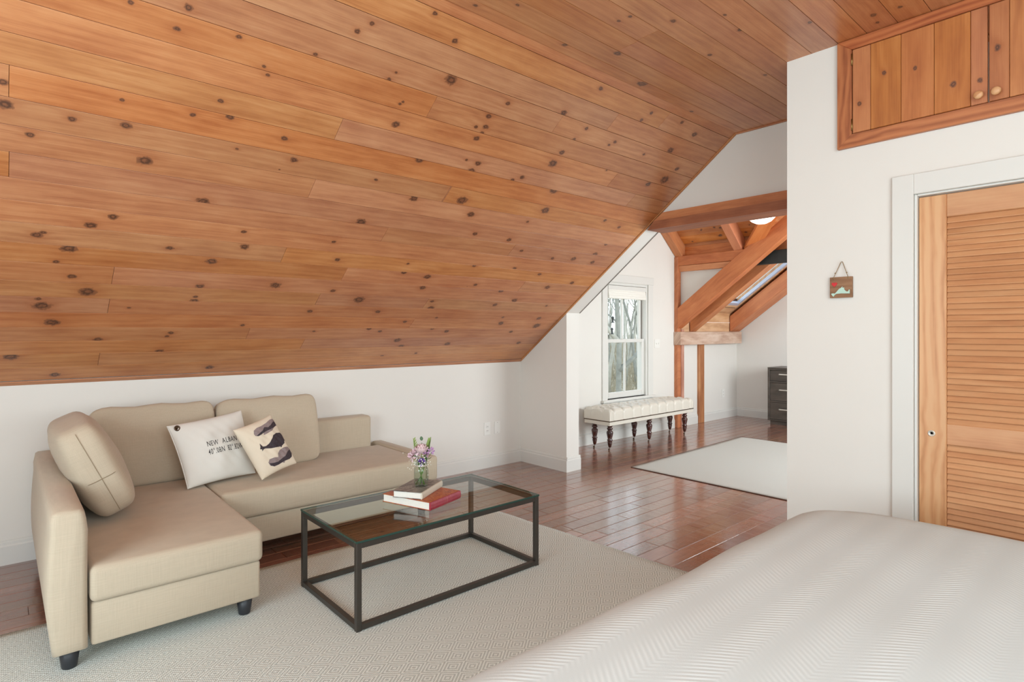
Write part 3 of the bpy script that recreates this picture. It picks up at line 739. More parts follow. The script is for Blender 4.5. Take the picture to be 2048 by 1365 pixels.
# ------------------------------------------------------------------ small wall things
def yplate(name, x, y, z, wd, ht, label, cat, slots='duplex'):
    e = empty(name, (x, y, z-ht/2)); tag(e, label, cat)
    bx('cover_plate', (-wd/2, wd/2, -.006, 0, 0, ht), M_plate, e, bev=.002)
    if slots == 'duplex':
        for k in (-1, 1):
            bx('socket', (-.016, .016, -.009, -.005, ht/2+k*.021-.014, ht/2+k*.021+.014), M_plate, e, bev=.002, seg=1)
            for sx_ in (-.006, .006): bx('slot', (sx_-.0015, sx_+.0015, -.0095, -.0088, ht/2+k*.021-.004, ht/2+k*.021+.007), M_slot, e)
    elif slots == 'switch':
        for k in (-.023, .023): bx('toggle', (k-.005, k+.005, -.018, -.004, ht/2-.010, ht/2+.012), M_plate, e, bev=.002, seg=1)
    else:
        for k in (.012, ht-.012): bx('screw', (-.002, .002, -.008, -.005, k-.002, k+.002), M_slot, e)
    return e
yplate('wall_outlet', 3.731, YK, .398, .082, .130, 'white duplex outlet on the low wall right of the sofa', 'outlet')
yplate('blank_plate', 3.864, YK, .398, .075, .125, 'blank white cover plate on the low wall nearest the pier', 'wall plate', 'blank')
yplate('light_switch', 6.86, YW, 1.22, .12, .12, 'white double light switch beside the window', 'switch', 'switch')
yplate('wall_outlet', 8.676, YW, .398, .08, .13, 'white outlet on the far wall between wall post and dresser', 'outlet')
sg = empty('hanging_sign', (XC, 1.118, 1.57)); tag(sg, 'small weathered wood plaque with red heart and mint island, hung on twine', 'wall sign')
M_sign = wood('weathered_plaque', sr(168, 128, 90), sr(142, 102, 68), sr(104, 72, 48), rough=.8, along=1, ring=26, var=.02, grain=2)
o = bx('plaque', (-.020, -.004, -.053, .053, .002, .110), M_sign, sg, bev=.001, seg=1)
def flat_shape(name, pts, mat, x0, x1, parent): return finish(name, prism(B(), pts, 0, x0, x1), mat, parent)
# y axis points left in the picture; pts given as picture-right, up (metres) and flipped
def fl(pts, sx_=1, cx=0, cz=0): return [(-(p[0]*sx_+cx), p[1]*sx_+cz) for p in pts]
isl = [(-.046, .024), (-.040, .014), (-.034, .008), (-.028, .018), (-.02, .0225), (0, .024), (.02, .023), (.043, .022), (.0425, .042), (.039, .042), (.036, .034), (.030, .032), (.024, .036), (.018, .042), (.016, .055), (.012, .053), (.008, .053), (.009, .060), (.001, .052), (-.006, .049), (-.013, .041), (-.020, .032), (-.028, .024), (-.036, .026)]
flat_shape('island_shape', fl(isl), plain('mint_paint', sr(186, 216, 200), .7), -.0235, -.0195, sg)
hp = []
for i in range(26):
    t = 2*PI*i/26; hp.append((.00085*16*math.sin(t)**3, .00085*(13*math.cos(t)-5*math.cos(2*t)-2*math.cos(3*t)-math.cos(4*t))))
flat_shape('heart_shape', fl(hp, 1, -.030, .072), plain('red_paint', sr(206, 44, 48), .6), -.0235, -.0195, sg)
M_twine = plain('twine', sr(148, 120, 84), .9, noise=.2, scale=300)
bm = B(); tube(bm, [(-.021, .034, .098), (-.021, .033, .11), (-.006, .004, .188), (-.006, 0, .192), (-.006, -.004, .188), (-.021, -.034, .11), (-.021, -.035, .098)], .0017, 6)
for s_ in (1, -1): lathe(bm, [(.003, .128), (.004, .131), (.003, .134)], 6, -.017, s_*.027)
finish('twine', bm, M_twine, sg, True)
finish('nail', lathe(B(), [(.002, 0), (.002, .02), (.004, .021), (.004, .023)], 10), M_nickel, sg).matrix_local = Matrix.Translation((0, 0, .19)) @ Matrix.Rotation(-PI/2, 4, 'Y')

# ------------------------------------------------------------------ rugs
def rug(name, corners, t, mat, label, edge=None, wav=.004):
    c = [Vector((*p, 0)) for p in corners]; org = sum(c, Vector())/4
    bm = B(); nx, ny = 60, 40; gv = []
    for j in range(ny+1):
        r = []
        for i in range(nx+1):
            a, b = i/nx, j/ny; p = (c[0]*(1-a)+c[1]*a)*(1-b)+(c[3]*(1-a)+c[2]*a)*b-org
            if i in (0, nx): p.x += wav*math.sin(j*.9)
            if j in (0, ny): p.y += wav*math.sin(i*.7)
            edge_ = min(i, nx-i, j, ny-j) == 0
            r.append(bm.verts.new((p.x, p.y, t*(.35 if edge_ else 1))))
        gv.append(r)
    for j in range(ny):
        for i in range(nx): bm.faces.new((gv[j][i], gv[j][i+1], gv[j+1][i+1], gv[j+1][i]))
    be = [e for e in bm.edges if e.is_boundary]
    r = bmesh.ops.extrude_edge_only(bm, edges=be)
    for v in r['geom']:
        if isinstance(v, bmesh.types.BMVert): v.co.z = .0005
    root = empty(name, org); root.location.z = .0; tag(root, label, 'rug')
    finish('weave', bm, mat, root, True)
    if edge:
        bm = B(); pts = [q-org for q in c]; pts = [p*1.0 for p in pts]
        for a, b in zip(pts, pts[1:]+pts[:1]):
            t_ = (b-a).normalized(); n_ = Vector((t_.y, -t_.x, 0))
            ln = [a+n_*.003+t_*0+Vector((0, 0, .003)), b+n_*.003+Vector((0, 0, .003))]
            tube(bm, ln, .0045, 6)
        finish('binding', bm, edge, root)
    return root
rug('area_rug', [(-.9, .75), (3.03, .80), (2.885, 3.50), (-.9, 3.56)], .011, M_rug, 'pale grey and white diamond-weave rug under sofa and coffee table')
M_bind = plain('brown_binding', sr(88, 62, 50), .8)
rug('dressing_rug', [(4.86, 1.15), (7.33, 1.15), (7.30, 3.70), (4.84, 3.625)], .010, M_rug2, 'plain cream rug with brown bound edge in the far room', M_bind)
RZ = .0115

# ------------------------------------------------------------------ sofa
sofa = empty('corner_sofa', (1.3, 3.9, 0)); tag(sofa, 'beige linen corner sofa with a chaise on the left', 'sofa')
SM = Matrix.Translation(-sofa.location)
def spart(name, dims, bev=.02, seg=3, mat=None): return bx(name, dims, mat or M_cloth, sofa, bev=bev, seg=seg, smooth=True, M=SM)
# arm: tapered, convex top
bm = B(); ys_ = [2.925, 2.93, 2.945, 3.2, 3.6, 4.0, 4.4, 4.54, 4.56]; ins = [.022, .010, 0, 0, 0, 0, 0, .01, .022]; rgs = []
for y_, i_ in zip(ys_, ins):
    pr_ = []
    for k in range(33):
        t = k/32
        if t < .4: q_ = (.150-.014*math.sin(PI*t/.4), .095+t/.4*.52)         # outer side, slightly bellied
        elif t < .6:
            a_ = PI*(1-(t-.4)/.2); q_ = (.206+.060*math.copysign(abs(math.cos(a_))**.55, math.cos(a_)), .615+.062*abs(math.sin(a_))**.6)
        else: q_ = (.272-.002*math.sin(PI*(t-.6)/.4), .615-(t-.6)/.4*.52)
        x_, z_ = q_; x_ = .207+(x_-.207)*(1-i_/.065); z_ = min(z_, .677-i_); z_ = max(z_, .095+i_*.3)
        if t < .12: x_ += .006*(1-t/.12)
        pr_.append(bm.verts.new((x_, y_, z_)))
    rgs.append(pr_)
for p_, q_ in zip(rgs, rgs[1:]):
    for k in range(33): bm.faces.new((p_[k], p_[(k+1) % 33], q_[(k+1) % 33], q_[k]))
bm.faces.new(rgs[0]); bm.faces.new(rgs[-1][::-1])
bm.transform(SM); finish('armrest', bm, M_cloth, sofa, True)
spart('backrest', (.275, 2.34, 4.42, 4.575, .10, .69), .03, 4)
spart('chaise_base', (.283, .958, 2.945, 4.42, .092, .272), .012, 2)
bm = B(); box(bm, .277, .968, 2.925, 4.42, .272, .445, bev=.028, seg=4)
for v in bm.verts:
    if v.co.z > .40:
        a = (v.co.x-.62)/.35; b = (v.co.y-3.67)/.75; v.co.z -= .022*max(0, -b)**3
bm.transform(SM); finish('chaise_seat', bm, M_cloth, sofa, True)
spart('seat_base', (.972, 2.505, 3.695, 4.42, .092, .262), .012, 2)
bm = B(); box(bm, .972, 2.405, 3.672, 4.42, .262, .440, bev=.03, seg=4); bm.transform(SM); finish('main_seat', bm, M_cloth, sofa, True)
spart('end_panel', (2.405, 2.505, 3.68, 4.56, .262, .447), .022, 3)
for fx, fy, fz in ((.215, 3.0, RZ), (.90, 3.0, RZ), (.215, 4.45, 0), (2.42, 3.78, 0), (2.42, 4.45, 0), (1.2, 4.45, 0)):
    o = finish('foot', lathe(B(), [(.024, fz), (.027, fz+.004), (.038, .098)], 20), M_black, sofa, True); o.location = Vector((fx, fy, 0))-sofa.location
# seam welts
def seam(pts, r=.0022, parent=sofa, M=SM, mat=None, name='seam'):
    bm = B(); tube(bm, pts, r, 5); bm.transform(M); return finish(name, bm, mat or M_cloth, parent, True)

# back cushions and arm cushion (things of their own)
def cushion(name, dims, mtx, label, cat='cushion', grp=None, p=5, puff=.45, mat=None, seamy=True):
    root = empty(name); root.matrix_world = mtx; tag(root, label, cat, grp)
    dx, dy, dz = dims
    bm = rbox(B(), dx, dy, dz, p=p, n=14, puff=puff, pinch=.18)
    for v in bm.verts:
        c = v.co; v.co.z += .006*math.sin(c.x*23+1)*(1 if c.z > 0 else 0); v.co.y += .003*math.sin(c.x*17)*math.cos(c.z*19)
    finish('cover', bm, mat or M_cloth, root, True)
    return root
def place(loc, rx=0, ry=0, rz=0):
    return Matrix.Translation(loc) @ Matrix.Rotation(rz, 4, 'Z') @ Matrix.Rotation(ry, 4, 'Y') @ Matrix.Rotation(rx, 4, 'X')
cushion('back_cushion', (.70, .155, .50), place((.745, 4.305, .672), rx=math.radians(-13)), 'wide beige back cushion in the sofa corner, behind the white pillow', p=9)
cushion('back_cushion', (.70, .155, .50), place((1.455, 4.300, .668), rx=math.radians(-13)), 'beige back cushion right of the corner one, behind the whale pillow', p=9)
ac = cushion('arm_cushion', (.68, .205, .51), place((.362, 3.80, .700), rz=math.radians(-90)) @ Matrix.Rotation(math.radians(24), 4, 'X'), 'beige cushion leaning on the left arm, its seamed end to the front', p=5, puff=.25)
# seams on the end face of the arm cushion (local +x is the near end)
M_seam = plain('tan_seam_thread', sr(150, 132, 106), .9)  # thread a darker tan than the cover
def soft(px, py, pz, dims=(.68, .17, .53), p=5): return (px*dims[0]/2, py*dims[1]/2, pz*dims[2]/2)
endx = .343
bm = B()
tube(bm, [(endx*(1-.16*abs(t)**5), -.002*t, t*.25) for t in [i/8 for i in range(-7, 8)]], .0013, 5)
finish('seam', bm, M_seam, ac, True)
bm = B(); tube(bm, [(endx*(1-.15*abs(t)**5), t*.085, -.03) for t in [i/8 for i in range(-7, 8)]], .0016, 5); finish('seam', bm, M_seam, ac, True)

# throw pillows: quad given by four corners in space, front bulging towards the room
class Pillow:
    def __init__(s, tl, tr, br, bl, thick, sag=.045):
        s.c = [Vector(q) for q in (tl, tr, br, bl)]; s.t = thick; s.sag = sag
        s.n = (s.c[1]-s.c[0]).cross(s.c[3]-s.c[0]).normalized()
        if s.n.y > 0: s.n = -s.n
    def mid(s, a, b):            # a,b in 0..1 (right, down)
        x, y = 2*a-1, 2*b-1
        x2 = x*(1-s.sag*(1-y*y)); y2 = y*(1-s.sag*(1-x*x)); a, b = (x2+1)/2, (y2+1)/2
        c = s.c; return (c[0]*(1-a)+c[1]*a)*(1-b)+(c[3]*(1-a)+c[2]*a)*b
    def h(s, a, b):
        x, y = 2*a-1, 2*b-1
        f = max(0, (1-x*x)*(1-y*y))
        w_ = .004*math.sin(9*x+5*y)*f+.0025*math.sin(21*x-13*y)*f
        return s.t*.5*f**.42+w_+.0015
    def front(s, a, b, lift=0): return s.mid(a, b)+s.n*(s.h(a, b)+lift)
    def mesh(s):
        bm = B(); N = 36; fr, bk = [], []
        for j in range(N+1):
            r1, r2 = [], []
            for i in range(N+1):
                a = .5-.5*math.cos(PI*i/N); b = .5-.5*math.cos(PI*j/N)
                r1.append(bm.verts.new(s.front(a, b)))
                r2.append(r1[-1] if (i in (0, N) or j in (0, N)) else bm.verts.new(s.mid(a, b)-s.n*s.h(a, b)*.8))
            fr.append(r1); bk.append(r2)
        for g_ in (fr, bk):
            for j in range(N):
                for i in range(N):
                    try: bm.faces.new((g_[j][i], g_[j][i+1], g_[j+1][i+1], g_[j+1][i]))
                    except ValueError: pass
        return bm
def pillow_plane(bl_px, ang_deg, lean):
    p0 = hit(*bl_px, (0, 0, .447), (0, 0, 1)); d = Vector((math.cos(math.radians(ang_deg)), math.sin(math.radians(ang_deg)), 0))
    bk = Vector((-d.y, d.x, 0)); up = (bk*lean+Vector((0, 0, 1))).normalized(); return p0, d.cross(up)
def text_on(pil, txt, a0, b0, wid, hgt, parent, mat, rise=0):
    """lettering printed on the pillow: a0,b0 = start (fraction), wid = total width fraction"""
    cu = bpy.data.curves.new('t', 'FONT'); cu.body = txt; cu.resolution_u = 3; cu.space_character = 1.12; cu.offset = .004
    to = bpy.data.objects.new('t', cu); C.objects.link(to)
    dg = bpy.context.evaluated_depsgraph_get(); me = bpy.data.meshes.new_from_object(to.evaluated_get(dg)); bpy.data.objects.remove(to)
    xs = [v.co.x for v in me.vertices]; mx, mn = max(xs), min(xs)
    bm = B(); bm.from_mesh(me)
    bmesh.ops.triangulate(bm, faces=bm.faces[:])
    for v in bm.verts:
        a = a0+(v.co.x-mn)/(mx-mn)*wid; b = b0-v.co.y/.7*hgt+rise*(v.co.x-mn)/(mx-mn)
        v.co = pil.front(a, b, .0012)
    bm.verts.index_update(); comp = {}; nid = 0
    for v in bm.verts:
        if v.index in comp: continue
        st = [v]; comp[v.index] = nid
        while st:
            q = st.pop()
            for e in q.link_edges:
                o_ = e.other_vert(q)
                if o_.index not in comp: comp[o_.index] = nid; st.append(o_)
        nid += 1
    out = []
    for k in range(nid):
        b2 = bm.copy(); b2.verts.ensure_lookup_table()
        bmesh.ops.delete(b2, geom=[v for v in b2.verts if comp[v.index] != k], context='VERTS')
        out.append(finish('letter', b2, mat, None))
    bm.free(); return out
p0, nrm = pillow_plane((376, 978), 12, .42)
q = [hit(u, v, p0, nrm) for u, v in ((334, 853), (482, 821), (511, 947), (376, 979))]
pw = Pillow(*q, .15)
rt = empty('throw_pillow', (q[2]+q[3])/2); tag(rt, 'white square pillow printed with place name and coordinates', 'pillow')
bm = pw.mesh(); o = finish('cover', bm, M_white_cloth, None, True); o.parent = rt; o.matrix_parent_inverse = Matrix.Translation(-rt.location)
def par(o, r): o.parent = r; o.matrix_parent_inverse = Matrix.Translation(-r.location); return o
for o_ in text_on(pw, 'NEW  ALBANY', .33, .47, .50, .08, None, M_print, 0)+text_on(pw, '40°.08N  82°.82W', .325, .60, .52, .085, None, M_print, 0): par(o_, rt)
gc = pw.front(.075, .075, .002); tq = pw.n.to_track_quat('Z', 'Y').to_matrix().to_4x4()
bm = lathe(B(), [(.010, 0), (.010, .003), (.014, .005), (.018, .003), (.018, 0)], 22); bm.transform(Matrix.Translation(gc) @ tq); par(finish('grommet', bm, M_bronze, None, True), rt)
bm = B(); tube(bm, [pw.mid(0, t/20) for t in range(21)], .0035, 6); par(finish('flange', bm, M_white_cloth, None, True), rt)

p1, nrm1 = pillow_plane((525, 962), 14, .40)
q = [hit(u, v, p1, nrm1) for u, v in ((466, 861), (540, 830), (593, 927), (524, 961))]
pw2 = Pillow(*q, .12)
rt2 = empty('throw_pillow', q[3]); tag(rt2, 'smaller cream pillow printed with three dark whales', 'pillow')
par(finish('cover', pw2.mesh(), M_cream_cloth, None, True), rt2)
# whales, drawn in pixel positions of the pillow front converted to fractions
def poly_on(pil, pts, mat, name, lift=.0014):
    bm = B(); vs = [bm.verts.new((x, y, 0)) for x, y in pts]; f = bm.faces.new(vs)
    bmesh.ops.triangulate(bm, faces=bm.faces[:])
    for _ in range(5):
        bmesh.ops.subdivide_edges(bm, edges=[e for e in bm.edges if e.calc_length() > .035], cuts=1); bmesh.ops.triangulate(bm, faces=bm.faces[:])
    for v in bm.verts: v.co = pil.front(v.co.x, v.co.y, lift)
    return par(finish(name, bm, mat), rt2)
# fractions: a right, b down, pillow-aligned
dive = [(.20, .50), (.235, .455), (.26, .40), (.275, .44), (.29, .475), (.36, .49), (.46, .475), (.56, .43), (.68, .36), (.80, .345), (.92, .37), (.975, .42), (.96, .50), (.965, .54), (.93, .535), (.87, .58), (.76, .605), (.73, .63), (.71, .605), (.58, .59), (.44, .565), (.33, .525), (.27, .525), (.22, .55), (.235, .515)]
poly_on(pw2, dive, M_whale, 'whale_print')
up_ = [(.28, .20), (.32, .145), (.42, .115), (.55, .115), (.70, .10), (.85, .075), (.95, .08), (.985, .12), (.97, .19), (.985, .23), (.94, .225), (.84, .235), (.70, .24), (.72, .275), (.66, .25), (.56, .245), (.50, .29), (.47, .285), (.50, .245), (.42, .26), (.33, .27), (.28, .245)]
poly_on(pw2, up_, M_whale_l, 'whale_print')
poly_on(pw2, [(.30, .25), (.40, .225), (.52, .20), (.60, .155), (.68, .19), (.80, .165), (.93, .13), (.97, .17), (.94, .22), (.84, .235), (.70, .24), (.56, .24), (.42, .26), (.34, .27)], M_whale, 'whale_belly', .0022)
lo_ = [(.24, .78), (.30, .735), (.42, .745), (.52, .77), (.55, .71), (.64, .66), (.78, .645), (.92, .66), (.975, .71), (.965, .80), (.90, .86), (.80, .885), (.66, .885), (.62, .915), (.58, .89), (.46, .90), (.34, .895), (.26, .85)]
poly_on(pw2, lo_, M_whale_l, 'whale_print')
poly_on(pw2, [(.25, .80), (.36, .83), (.48, .845), (.60, .82), (.72, .80), (.84, .74), (.95, .72), (.965, .80), (.90, .86), (.80, .885), (.66, .88), (.46, .895), (.34, .89), (.27, .85)], M_whale, 'whale_belly', .0022)

# ------------------------------------------------------------------ coffee table
ct = empty('coffee_table', (1.808, 2.789, RZ)); tag(ct, 'glass-topped coffee table with dark metal box frame', 'coffee table')
X0t, X1t, Y0t, Y1t = 1.226, 2.390, 2.460, 3.116; b_ = .026
TMx = Matrix.Translation(-ct.location)
def tp(name, d, mat=M_iron, bev=.0015): return bx(name, d, mat, ct, bev=bev, seg=1, M=TMx)
for x in (X0t, X1t-b_):
    for y in (Y0t, Y1t-b_): tp('leg', (x, x+b_, y, y+b_, RZ, .420))
for z in (RZ+.004, .394):
    for y in (Y0t, Y1t-b_): tp('rail', (X0t+b_, X1t-b_, y, y+b_, z, z+b_))
    for x in (X0t, X1t-b_): tp('rail', (x, x+b_, Y0t+b_, Y1t-b_, z, z+b_))
# glass top: clear faces, green ground edge
gx0, gx1, gy0, gy1 = X0t-.002, X1t+.002, Y0t-.002, Y1t+.002
bm = box(B(), gx0, gx1, gy0, gy1, .4205, .4305); bm.transform(TMx); bm.normal_update()
me = bpy.data.meshes.new('glass_top'); bmesh.ops.recalc_face_normals(bm, faces=bm.faces); bm.to_mesh(me); bm.free(); me.materials.append(M_tableglass); me.materials.append(M_glassedge)
for f in me.polygons: f.material_index = 0 if abs(f.normal.z) > .9 else 1
link('glass_top', me, ct)
GT = .431

# books
def book(name, base, z, w, h, t, yaw, cover, spine, label, flat_spine=False):
    """w along local x (page depth), h along local y; spine at +x side"""
    r = empty(name, (base[0], base[1], z), yaw); tag(r, label, 'book')
    c = .003
    bx('page_block', (-w/2+.006, w/2-.006, -h/2+.004, h/2-.004, c, t-c), M_paper, r, bev=.0, seg=1)
    bm = B(); box(bm, -w/2, w/2-.004, -h/2, h/2, 0, c, bev=.001, seg=1); box(bm, -w/2, w/2-.004, -h/2, h/2, t-c, t, bev=.001, seg=1); finish('cover', bm, cover, r)
    bm = B(); prism(bm, [(w/2-.006, 0), (w/2+.001, .001), (w/2+.004, t*.3), (w/2+.004, t*.7), (w/2+.001, t-.001), (w/2-.006, t)], 1, -h/2, h/2); finish('spine', bm, spine, r)
    return r
def cover_mat(name, base, c2, c3, sc):
    m, nt, b = NM(name); g = G(nt); co = g.coord(); n1 = g.noise(co, sc, 4, .65, .4); n2 = g.noise(g.vmath('MULTIPLY', co, (60, 140, 1)), 1, 2)
    f = g.math('GREATER_THAN', n2, .58); col = g.ramp(n1, [(.38, base), (.52, c2), (.66, base)])
    g.l.new(g.mix(g.math('MULTIPLY', f, .6), col, c3), b.inputs['Base Color']); b.inputs['Roughness'].default_value = .35; return m
M_redcov = cover_mat('red_orange_jacket', sr(146, 44, 34), sr(184, 92, 44), sr(206, 150, 70), 22)
M_redsp = cover_mat('crimson_spine', sr(150, 34, 56), sr(162, 40, 60), sr(176, 88, 84), 30)
M_greycov = cover_mat('grey_photo_jacket', sr(86, 82, 78), sr(150, 144, 136), sr(64, 60, 58), 12)
M_paperspine = plain('ivory_spine', sr(214, 206, 188), .5, noise=.05)
# red book: near-bottom corner (1.731,2.62), page-end edge to (1.645,2.952), spine edge to (1.971,2.69)
def corner_book(name, c, a, bq, t, z, *args):
    c, a, bq = Vector((*c, 0)), Vector((*a, 0)), Vector((*bq, 0)); L = (bq-c); yaw = math.atan2(L.y, L.x)
    h = L.length; W = abs((a-c).dot(Vector((-math.sin(yaw), math.cos(yaw), 0))))
    ce = c+L/2+Vector((-math.sin(yaw), math.cos(yaw), 0))*W/2
    # spine on the side c-bq: local +x must point away from the pages
    return book(name, (ce.x, ce.y), z, W, h, t, yaw-PI/2, *args)
corner_book('book', (1.731, 2.62), (1.645, 2.952), (1.995, 2.705), .044, GT, M_redcov, M_redsp, 'thick hardcover with red spine and orange jacket, lying on the glass')
GB = GT+.044
corner_book('book', (1.727, 2.695), (1.640, 2.850), (1.962, 2.842), .037, GB+.0005, M_greycov, M_paperspine, 'grey-jacketed hardcover on top, carrying the flower jar')
GC = GB+.038

# jar with flowers
JX, JY = 1.800, 2.815
jar = empty('flower_jar', (JX, JY, GC)); tag(jar, 'clear glass jar of water holding the bouquet on the books', 'jar')
pr = [(.001, .0005), (.030, .0005), (.038, .006), (.0405, .02), (.0405, .085), (.038, .098), (.031, .106), (.030, .110), (.032, .112), (.030, .114), (.032, .119), (.030, .121), (.031, .128), (.029, .129)]
inn = [(.028, .127), (.028, .106), (.0355, .095), (.038, .082), (.038, .02), (.035, .008), (.001, .005)]
pr = [(r_*1.04, z_*1.08) for r_, z_ in pr]; inn = [(r_*1.04, z_*1.08) for r_, z_ in inn]
finish('glass_wall', lathe(B(), pr+inn, 32, caps=False), M_jarglass, jar, True)
finish('water', lathe(B(), [(.001, .0055), (.0345, .0085), (.0375, .02), (.0375, .078), (.001, .0785)], 28, caps=False), M_water, jar, True)
bm = lathe(B(), [(.034, .117), (.0352, .118), (.0352, .124), (.034, .125)], 28, caps=False); finish('neck_wire', bm, M_nickel, jar, True)
bq = empty('bouquet', (JX, JY, GC+.006)); tag(bq, 'small bouquet of lilac rose, purple statice and baby\'s breath', 'flowers')
M_stem = plain('green_stem', sr(104, 138, 62), .5, noise=.2); M_leaf = plain('fern_leaf', sr(128, 148, 70), .6, noise=.25); M_leafd = plain('dark_leaf', sr(78, 104, 70), .6, noise=.2)
M_rose = plain('lilac_rose_petal', sr(222, 190, 190), .6, noise=.06, sheen=.2); M_pink = plain('pale_pink_petal', sr(228, 198, 204), .6, noise=.08); M_lil = plain('lilac_petal', sr(190, 150, 186), .6, noise=.15)
M_purp = plain('purple_statice', sr(112, 78, 158), .6, noise=.2); M_gyp = plain('white_blossom', sr(240, 238, 226), .7)
Rr = Vector((RT[0], RT[1], 0))      # to the right as one faces the table from the bed
Fr = Vector((FW[0], FW[1], 0))
def bp(r, f, z): return Rr*r+Fr*f+Vector((0, 0, z))
heads = {'rose': (.004, -.006, .205), 'carn': (-.042, -.012, .165), 'carn2': (-.030, -.005, .185), 'd1': (.030, -.018, .178), 'd2': (.056, -.004, .195), 'fern1': (.045, .02, .26), 'fern2': (-.045, .02, .262), 'leaf': (.0, .02, .25), 'st': (.008, -.024, .135)}
for k_, (r_, f_, z_) in heads.items():
    base = bp(-r_*.45+random.uniform(-.008, .008), -f_*.4+random.uniform(-.01, .01), .004)
    tube_ = B(); tube(tube_, [base, bp(r_*.15, f_*.1, .07), bp(r_*.45, f_*.5, .125), bp(r_, f_, z_-.012)], .0016, 6); finish('stem', tube_, M_stem, bq, True)
def petal(bm, c, dirn, up, L, W, cup, nn=5):
    dirn = Vector(dirn).normalized(); up = Vector(up).normalized(); s = dirn.cross(up).normalized(); up = s.cross(dirn)
    g_ = []
    for i in range(nn):
        t = i/(nn-1); wd = W*math.sin(PI*min(.93, .12+.8*t)); row = []
        for j in range(4):
            u = j/3*2-1; row.append(bm.verts.new(Vector(c)+dirn*L*t+s*u*wd/2+up*(cup*L*(t*t)+cup*.5*W*u*u)))
        g_.append(row)
    for i in range(nn-1):
        for j in range(3): bm.faces.new((g_[i][j], g_[i][j+1], g_[i+1][j+1], g_[i+1][j]))
def rose(c, R, mat, parent, name='rose_head', seed=1):
    rr = random.Random(seed); bm = B()
    for ring, (n_, tilt, rad, L) in enumerate(((3, 1.45, .10, .9), (4, 1.3, .28, 1.0), (5, 1.1, .45, 1.05), (6, .85, .58, 1.0), (7, .5, .62, .95))):
        for i in range(n_):
            a = 2*PI*i/n_+ring*.7+rr.uniform(-.2, .2); o_ = Vector((math.cos(a), math.sin(a), 0))
            d_ = (o_*math.cos(tilt)+Vector((0, 0, math.sin(tilt)))); petal(bm, Vector(c)+o_*R*rad*.45+Vector((0, 0, -R*.55)), d_, -o_*math.sin(tilt)+Vector((0, 0, math.cos(tilt))), R*L*1.15, R*1.15, .35)
    return finish(name, bm, mat, parent, True)
bloom = lambda k_: bp(*heads[k_])
rose(bloom('rose'), .040, M_rose, bq, seed=2)
def puff(c, R, mat, n_, name, seed, L=.5):
    rr = random.Random(seed); bm = B()
    for i in range(n_):
        d_ = Vector((rr.gauss(0, 1), rr.gauss(0, 1), rr.gauss(.3, .8))).normalized(); petal(bm, Vector(c)+d_*R*.35, d_, Vector((rr.gauss(0, 1), rr.gauss(0, 1), 1)), R*.75, R*L, .3, 4)
    return finish(name, bm, mat, bq, True)
puff(bloom('carn'), .032, M_pink, 46, 'carnation_head', 4); puff(bloom('carn2'), .026, M_pink, 34, 'carnation_head', 5)
puff(bloom('d1'), .021, M_lil, 20, 'daisy_head', 6); puff(bloom('d2'), .022, M_lil, 20, 'daisy_head', 7); puff(bloom('st'), .023, M_purp, 30, 'statice_head', 8)
puff(bp(-.012, -.02, .142), .012, M_purp, 14, 'statice_head', 9)
for key, mat, n_ in (('fern1', M_leaf, 26), ('fern2', M_leaf, 14)):
    bm = B(); top_ = bloom(key); b0 = bp(heads[key][0]*.6, heads[key][1], .165)
    for i in range(n_):
        t = i/n_; c_ = b0.lerp(top_, t); side = 1 if i % 2 else -1
        petal(bm, c_, Vector((Rr*side*.8+Vector((0, 0, .9+t)))), Fr, .030*(1-.5*t), .0075, .1, 4)
        if key == 'fern1': petal(bm, c_+Rr*.008, Vector((Fr*side*.8+Vector((0, 0, 1.2)))), Rr, .028*(1-.4*t), .0075, .1, 4)
    finish('fern_frond', bm, mat, bq, True)
bm = B(); petal(bm, bloom('leaf'), Rr*-.2+Vector((0, 0, 1)), Fr, .024, .020, .15); finish('leaf', bm, M_leafd, bq, True)
bm = B(); rr = random.Random(5)
for i in range(14):
    d_ = bp(rr.uniform(-.035, .04), rr.uniform(-.03, .03), rr.uniform(.13, .17)); petal(bm, d_, Vector((rr.gauss(0, 1), rr.gauss(0, 1), .6)), Vector((0, 0, 1)), .022, .010, .1, 4)
finish('leaf', bm, M_leafd, bq, True, kind='stuff')
bm = B(); bs = B()
for i in range(110):
    r_ = rr.gauss(-.008, .030); z_ = .148+rr.gauss(0, .022)-abs(r_)*.25; f_ = -.02+rr.gauss(0, .016); c_ = bp(r_, f_, z_)
    bmesh.ops.create_icosphere(bm, subdivisions=1, radius=rr.uniform(.0022, .0036), matrix=Matrix.Translation(c_))
    if i % 2: tube(bs, [bp(r_*.3, f_*.4, .115), c_], .0004, 3)
finish('gypsophila_blossom', bm, M_gyp, bq, True, kind='stuff'); finish('gypsophila_twig', bs, M_stem, bq, kind='stuff')

# ------------------------------------------------------------------ bed
bed = empty('bed', (1.75, .1, 0)); tag(bed, 'low bed under a white herringbone-ribbed bedspread, corner towards the closet', 'bed')
BM_ = Matrix.Translation(-bed.location)
bx0, bx1, by0, by1, bz = .36, 2.82, -1.0, 1.088, .668
bm = B(); N = 70; gv = []
hx, hy = (bx1-bx0)/2, (by1-by0)/2; cxb, cyb = (bx0+bx1)/2, (by0+by1)/2
